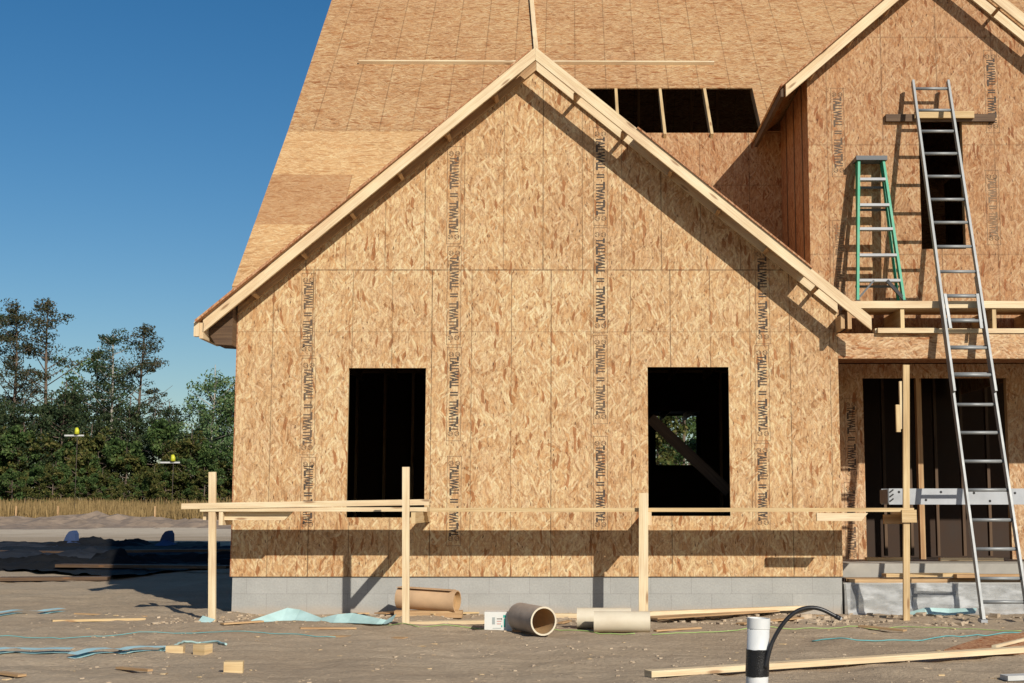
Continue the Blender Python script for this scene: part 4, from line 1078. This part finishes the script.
# two blue fins of tarp standing up
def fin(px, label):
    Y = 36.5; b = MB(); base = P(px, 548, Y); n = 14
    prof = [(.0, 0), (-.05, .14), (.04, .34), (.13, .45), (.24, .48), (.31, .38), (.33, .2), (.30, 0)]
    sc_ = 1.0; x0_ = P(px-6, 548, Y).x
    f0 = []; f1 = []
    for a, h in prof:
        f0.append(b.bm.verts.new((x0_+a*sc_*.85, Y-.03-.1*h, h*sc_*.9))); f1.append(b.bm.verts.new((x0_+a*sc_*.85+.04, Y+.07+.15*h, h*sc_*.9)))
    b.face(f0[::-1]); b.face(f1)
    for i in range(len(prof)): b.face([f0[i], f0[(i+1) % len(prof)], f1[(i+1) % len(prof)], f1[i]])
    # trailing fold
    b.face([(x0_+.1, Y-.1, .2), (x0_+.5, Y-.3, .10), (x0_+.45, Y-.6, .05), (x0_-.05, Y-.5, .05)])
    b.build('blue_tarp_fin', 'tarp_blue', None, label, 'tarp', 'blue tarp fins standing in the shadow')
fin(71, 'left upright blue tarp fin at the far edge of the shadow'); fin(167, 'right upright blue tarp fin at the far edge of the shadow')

# ------------------------------------------------------------------ berm, grass, stakes, poles
b = MB(); xs = [-75+i*.45 for i in range(215)]; ysb = [62+j*.6 for j in range(40)]; g = []
for y in ysb:
    row = []
    for x in xs:
        e = max(0, 1-((y-74)/11.5)**2); ridge = .02+.42*noise.noise(Vector((x*.13, y*.2, 4)))+.25*noise.noise(Vector((x*.7, y*.9, 1)))+.32*abs(noise.noise(Vector((x*1.6, y*1.1, 1))))+.2*noise.noise(Vector((x*4, y*3, 6)))
        row.append(b.bm.verts.new((x, y, -.12+e*max(.0, ridge+.28))))
    g.append(row)
for j in range(len(ysb)-1):
    for i in range(len(xs)-1): b.face([g[j][i], g[j][i+1], g[j+1][i+1], g[j+1][i]])
b.build('dirt_mound', 'clod_grey', None, kind='structure')
def grass_strip():
    rnd = random.Random(2); vs, fs = [], []
    for _ in range(72000):
        x = rnd.uniform(-86, -10); y = rnd.uniform(88, 110)
        d = noise.noise(Vector((x*.12, y*.2, 0))); h = (1.15+.6*d)*rnd.uniform(.35, 1.25); w = rnd.uniform(.015, .04); a = rnd.uniform(0, 3.14)
        k = len(vs); dx, dy = math.cos(a)*w, math.sin(a)*w; lx, ly = rnd.uniform(-.2, .2), rnd.uniform(-.2, .2)
        vs += [(x-dx, y-dy, -.02), (x+dx, y+dy, -.02), (x+lx+dx*.3, y+ly, h), (x+lx-dx*.3, y+ly, h)]; fs.append((k, k+1, k+2, k+3))
    me = bpy.data.meshes.new('tall_grass'); me.from_pydata(vs, [], fs); me.materials.append(M['grass'])
    o = bpy.data.objects.new('tall_grass', me); col.objects.link(o); tag(o, 'band of tall dry golden grass below the tree line', 'grass', None, 'stuff')
grass_strip()
for px_, lb in ((58, 'survey stake in the dry grass left of the others'), (155, 'survey stake in the dry grass nearer the house'), (16, 'short survey stake at the far left of the grass')):
    p = P(px_, 510, 88); MB().box(p.x-.05, p.x+.05, 88, 88.04, 0, 1.05).build('survey_stake', 'pine_warm', None, lb, 'stake', 'survey stakes')
def marker(px, py, label):
    L = empty('marker_pole', label, 'pole', 'marker poles before the trees'); Y = 100; c = P(px, py, Y)
    MB().tube([(c.x, Y+.1, -.2), (c.x, Y+.1, c.z)], .018, 8).build('pole', 'pole', L)
    MB().box(c.x-.9, c.x+.5, Y-.03, Y+.03, c.z-.09, c.z+.02).build('crossarm', 'white', L)
    MB().tube([(c.x, Y-.06, c.z+.055), (c.x+.01, Y-.06, c.z+.3), (c.x-.02, Y-.06, c.z+.52)], [.18, .17, .10], 10).build('yellow_cap', 'yellow', L)
marker(77, 435, 'white crossarm with yellow cap before the trees, left one'); marker(173, 462, 'white crossarm with yellow cap before the trees, nearer the house')

# ------------------------------------------------------------------ trees
def leaf_cloud(vs, fs, rnd, c, rx, ry, rz, n, size):
    for _ in range(n):
        while True:
            u = Vector((rnd.uniform(-1, 1), rnd.uniform(-1, 1), rnd.uniform(-1, 1)))
            if u.length < 1: break
        p = c+Vector((u.x*rx, u.y*ry, u.z*rz)); a = Vector((rnd.gauss(0, 1), rnd.gauss(0, 1), rnd.gauss(0, 1))).normalized(); q = a.orthogonal().normalized()
        q.rotate(Matrix.Rotation(rnd.uniform(0, 6.3), 3, a)); r = a.cross(q); s_ = size*rnd.uniform(.5, 1.3); k = len(vs)
        vs += [p-q*s_, p+r*s_*.45, p+q*s_, p-r*s_*.45]; fs.append((k, k+1, k+2, k+3))
def tree(kind, h, seed, mat, bark, label, group=None, name='pine_tree', cat='tree'):
    rnd = random.Random(seed); root = empty(name, label, cat, group); vs, fs = [], []; tb_ = MB()
    lean = rnd.uniform(-.03, .03)*h; r0 = .012*h+.04
    tr = [Vector((lean*t*t+.012*h*math.sin(t*5+seed), .01*h*math.sin(t*4+seed*2), h*t*.97)) for t in [i/8 for i in range(9)]]
    tr[0].z = -.3
    def trunk_at(t):
        k = min(int(t*8), 7); return tr[k].lerp(tr[k+1], t*8-k)
    tb_.tube(tr, [r0*(1-.85*i/8) for i in range(9)], 7)
    if kind == 'pine':
        start = rnd.uniform(.38, .5); nb = 34
        for i in range(nb):
            t = start+(1-start)*((i+rnd.random())/nb); L = h*(.20*(1-(t-start)/(1-start))**.75+.035)*rnd.uniform(.35, 1.25)
            a = rnd.uniform(0, 6.28); p = trunk_at(min(t, .995)); rise = rnd.uniform(.1, .75)
            q = p+Vector((math.cos(a)*L, math.sin(a)*L, L*rise))
            tb_.tube([p, p.lerp(q, .5)+Vector((0, 0, -.04*L)), q], [.05, .035, .015], 4)
            for k in range(3):
                f = rnd.uniform(.35, 1.05); c = p.lerp(q, f)+Vector((rnd.gauss(0, .2), rnd.gauss(0, .2), rnd.gauss(0, .15)))
                sz = h*.034*rnd.uniform(.5, 1.35)
                leaf_cloud(vs, fs, rnd, c, sz*1.25, sz*1.25, sz*.62, int(56*h/18), .115)
        leaf_cloud(vs, fs, rnd, trunk_at(.985), h*.012, h*.012, h*.045, 90, .11)
    else:
        low = {'broad': .28, 'bush': .02}[kind]; nb = {'broad': 34, 'bush': 30}[kind]; spread = {'broad': .30, 'bush': .42}[kind]
        for i in range(nb):
            t = low+(1-low)*rnd.random()**.9; w = math.sin(math.pi*min(1, max(.12, (t-low)/(1-low)*.8+.2)))**.7
            L = h*spread*w*rnd.uniform(.3, 1.1); a = rnd.uniform(0, 6.28); p = trunk_at(min(.97, t*.85)); q = p+Vector((math.cos(a)*L, math.sin(a)*L, h*.12*rnd.uniform(.2, 1.2)))
            tb_.tube([p, q], [.05, .015], 4)
            for k in range(3):
                c = p.lerp(q, rnd.uniform(.5, 1.1))+Vector((rnd.gauss(0, .3), rnd.gauss(0, .3), rnd.gauss(0, .25))); sz = h*.062*rnd.uniform(.6, 1.25)
                leaf_cloud(vs, fs, rnd, c, sz, sz, sz*.72, int(50 if kind == 'broad' else 62), .15)
    tb_.build('trunk', bark, root)
    me = bpy.data.meshes.new('crown'); me.from_pydata(vs, [], fs); me.materials.append(M[mat])
    o = bpy.data.objects.new('crown', me); col.objects.link(o); o.parent = root
    return root
def place(o, px, Y, label=None, s=1.0, rz=0, group=None):
    o.location = (P(px, 505, Y).x, Y, 0); o.scale = (s, s, s); o.rotation_euler = (0, 0, rz)
    if label: o['label'] = label
    if group: o['group'] = group
    return o
H18 = lambda py, Y: P(0, py, Y).z
pineA = tree('pine', 18, 11, 'needle_brown', 'bark', 'x'); pineB = tree('pine', 18, 23, 'needle_dark', 'bark_pale', 'x')
pineC = tree('pine', 18, 37, 'needle_brown', 'bark', 'x'); broadA = tree('broad', 14, 51, 'leaf_pale', 'bark_pale', 'x', name='leafy_tree')
broadB = tree('broad', 13, 67, 'leaf_mid', 'bark', 'x', name='leafy_tree'); darkB = tree('broad', 12, 71, 'needle_dark', 'bark', 'x', name='dark_tree')
bushA = tree('bush', 7, 81, 'leaf_olive', 'bark', 'x', name='shrub', cat='shrub'); bushB = tree('bush', 7, 93, 'leaf_mid', 'bark', 'x', name='shrub', cat='shrub')
used = set()
def inst(src, h0, px, py_top, Y, label, rz, group=None):
    o = src if src.name not in used else copy_tree(src)
    used.add(src.name)
    if o is src: used.add(src.name)
    o['label'] = label
    if group: o['group'] = group
    return place(o, px, Y, None, H18(py_top, Y)/h0, rz)
inst(pineA, 18, 8, 302, 122, 'tall dark pine at the far left edge of the tree line', 0)
inst(pineC, 18, 40, 296, 124, 'tallest brownish pine second from the left edge', 1.2)
inst(pineB, 18, 107, 328, 122, 'slim dark pine with a pale trunk in the middle of the tree line', 2.1)
inst(pineC, 18, 137, 322, 124, 'brownish pine with a lopsided crown right of the slim one', 3.9)
inst(pineB, 18, -22, 306, 126, 'pine just past the left edge of the view', .4)
inst(broadA, 14, 96, 342, 128, 'pale leafy tree behind the slim dark pine', .3)
inst(broadA, 14, 208, 360, 118, 'pale green leafy tree rising beside the house corner', 2.4)
inst(broadB, 13, 232, 372, 122, 'mid green leafy tree half hidden by the house corner', 1.0)
rnd = random.Random(9)
G1, G2, G3 = 'dark trees in the middle of the tree line', 'green trees behind the shrubs', 'shrubs along the foot of the tree line'
for px_, top in ((60, 378), (72, 382), (20, 392), (0, 388), (128, 398), (150, 404), (168, 400), (186, 430), (-20, 390), (44, 400), (105, 404)):
    inst(darkB, 12, px_+rnd.uniform(-4, 4), top+rnd.uniform(-6, 6), 118+rnd.uniform(-3, 5), 'dark rounded tree under the tall pines', rnd.uniform(0, 6), G1)
for px_ in list(range(-40, 250, 22))+list(range(262, 380, 26))+list(range(-190, -45, 30)):
    inst(broadB, 13, px_+rnd.uniform(-6, 6), 424+rnd.uniform(-8, 10), 126+rnd.uniform(-2, 6), 'mid green tree filling the back of the tree line', rnd.uniform(0, 6), G2)
for i, px_ in enumerate(list(range(-36, 252, 15))+list(range(262, 380, 20))+list(range(-190, -40, 24))):
    a_ = i % 3
    inst(bushA if a_ != 1 else bushB, 7, px_+rnd.uniform(-5, 5), 444+rnd.uniform(-26, 18), 113+rnd.uniform(-1, 3), 'olive shrub at the foot of the tree line' if a_ != 1 else 'green shrub at the foot of the tree line', rnd.uniform(0, 6), G3+(' with olive leaves' if a_ != 1 else ' with green leaves'))
for i, px_ in enumerate(range(-40, 255, 13)):
    inst(bushA if i % 2 else bushB, 7, px_+rnd.uniform(-5, 5), 474+rnd.uniform(-14, 12), 110.5+rnd.uniform(-1, 1), 'olive shrub at the foot of the tree line' if i % 2 else 'green shrub at the foot of the tree line', rnd.uniform(0, 6), G3+(' with olive leaves' if i % 2 else ' with green leaves'))
for i, (x, y) in enumerate(((3.0, 47), (5.6, 50), (4.4, 54), (7.0, 56), (3.6, 62), (5.0, 64))):
    o = copy_tree((bushA, bushB, broadB, bushA, darkB, darkB)[i]); o['label'] = 'tree beyond the house seen through the right window'; o['group'] = 'trees seen through the right window'
    o.location = (x, y, -.2); o.scale = ((.72, .68, .6, .9, .8, .75)[i],)*3

# ------------------------------------------------------------------ light
el_, SUNV = 32.0, Vector((.555, -1.0, .64)).normalized()
elev = math.asin(SUNV.z); az = math.atan2(SUNV.x, SUNV.y)
w = bpy.data.worlds.new('World'); scene.world = w; w.use_nodes = True
nt = w.node_tree; bg = nt.nodes['Background']; sky = nt.nodes.new('ShaderNodeTexSky'); sky.sky_type = 'NISHITA'; sky.sun_disc = False
sky.sun_elevation = elev; sky.sun_rotation = az; sky.air_density = 1.0; sky.dust_density = .6; sky.ozone_density = 2.5; sky.altitude = 0
hs = nt.nodes.new('ShaderNodeHueSaturation'); hs.inputs['Saturation'].default_value = 1.37; nt.links.new(sky.outputs[0], hs.inputs['Color'])
nt.links.new(hs.outputs[0], bg.inputs[0]); bg.inputs[1].default_value = .077
sl = bpy.data.lights.new('sun', 'SUN'); sl.energy = 5.0; sl.angle = R(.53); sl.color = (1, .93, .82)
so = bpy.data.objects.new('sun', sl); col.objects.link(so); so.rotation_euler = (-SUNV).to_track_quat('-Z', 'Y').to_euler()

cam = bpy.data.cameras.new('camera'); co = bpy.data.objects.new('camera', cam); col.objects.link(co)
co.location = (0, 0, EYE); co.rotation_euler = (math.pi/2+PITCH, 0, 0)
cam.sensor_width = 36; cam.lens = F/1024*36; cam.shift_x = -(PX-512)/1024; cam.clip_end = 3000; cam.clip_start = .05
scene.camera = co
vs_ = scene.view_settings; vs_.view_transform = 'Standard'; vs_.look = 'None'; vs_.exposure = 0; vs_.gamma = 1; vs_.use_curve_mapping = False
scene.cycles.use_denoising = True
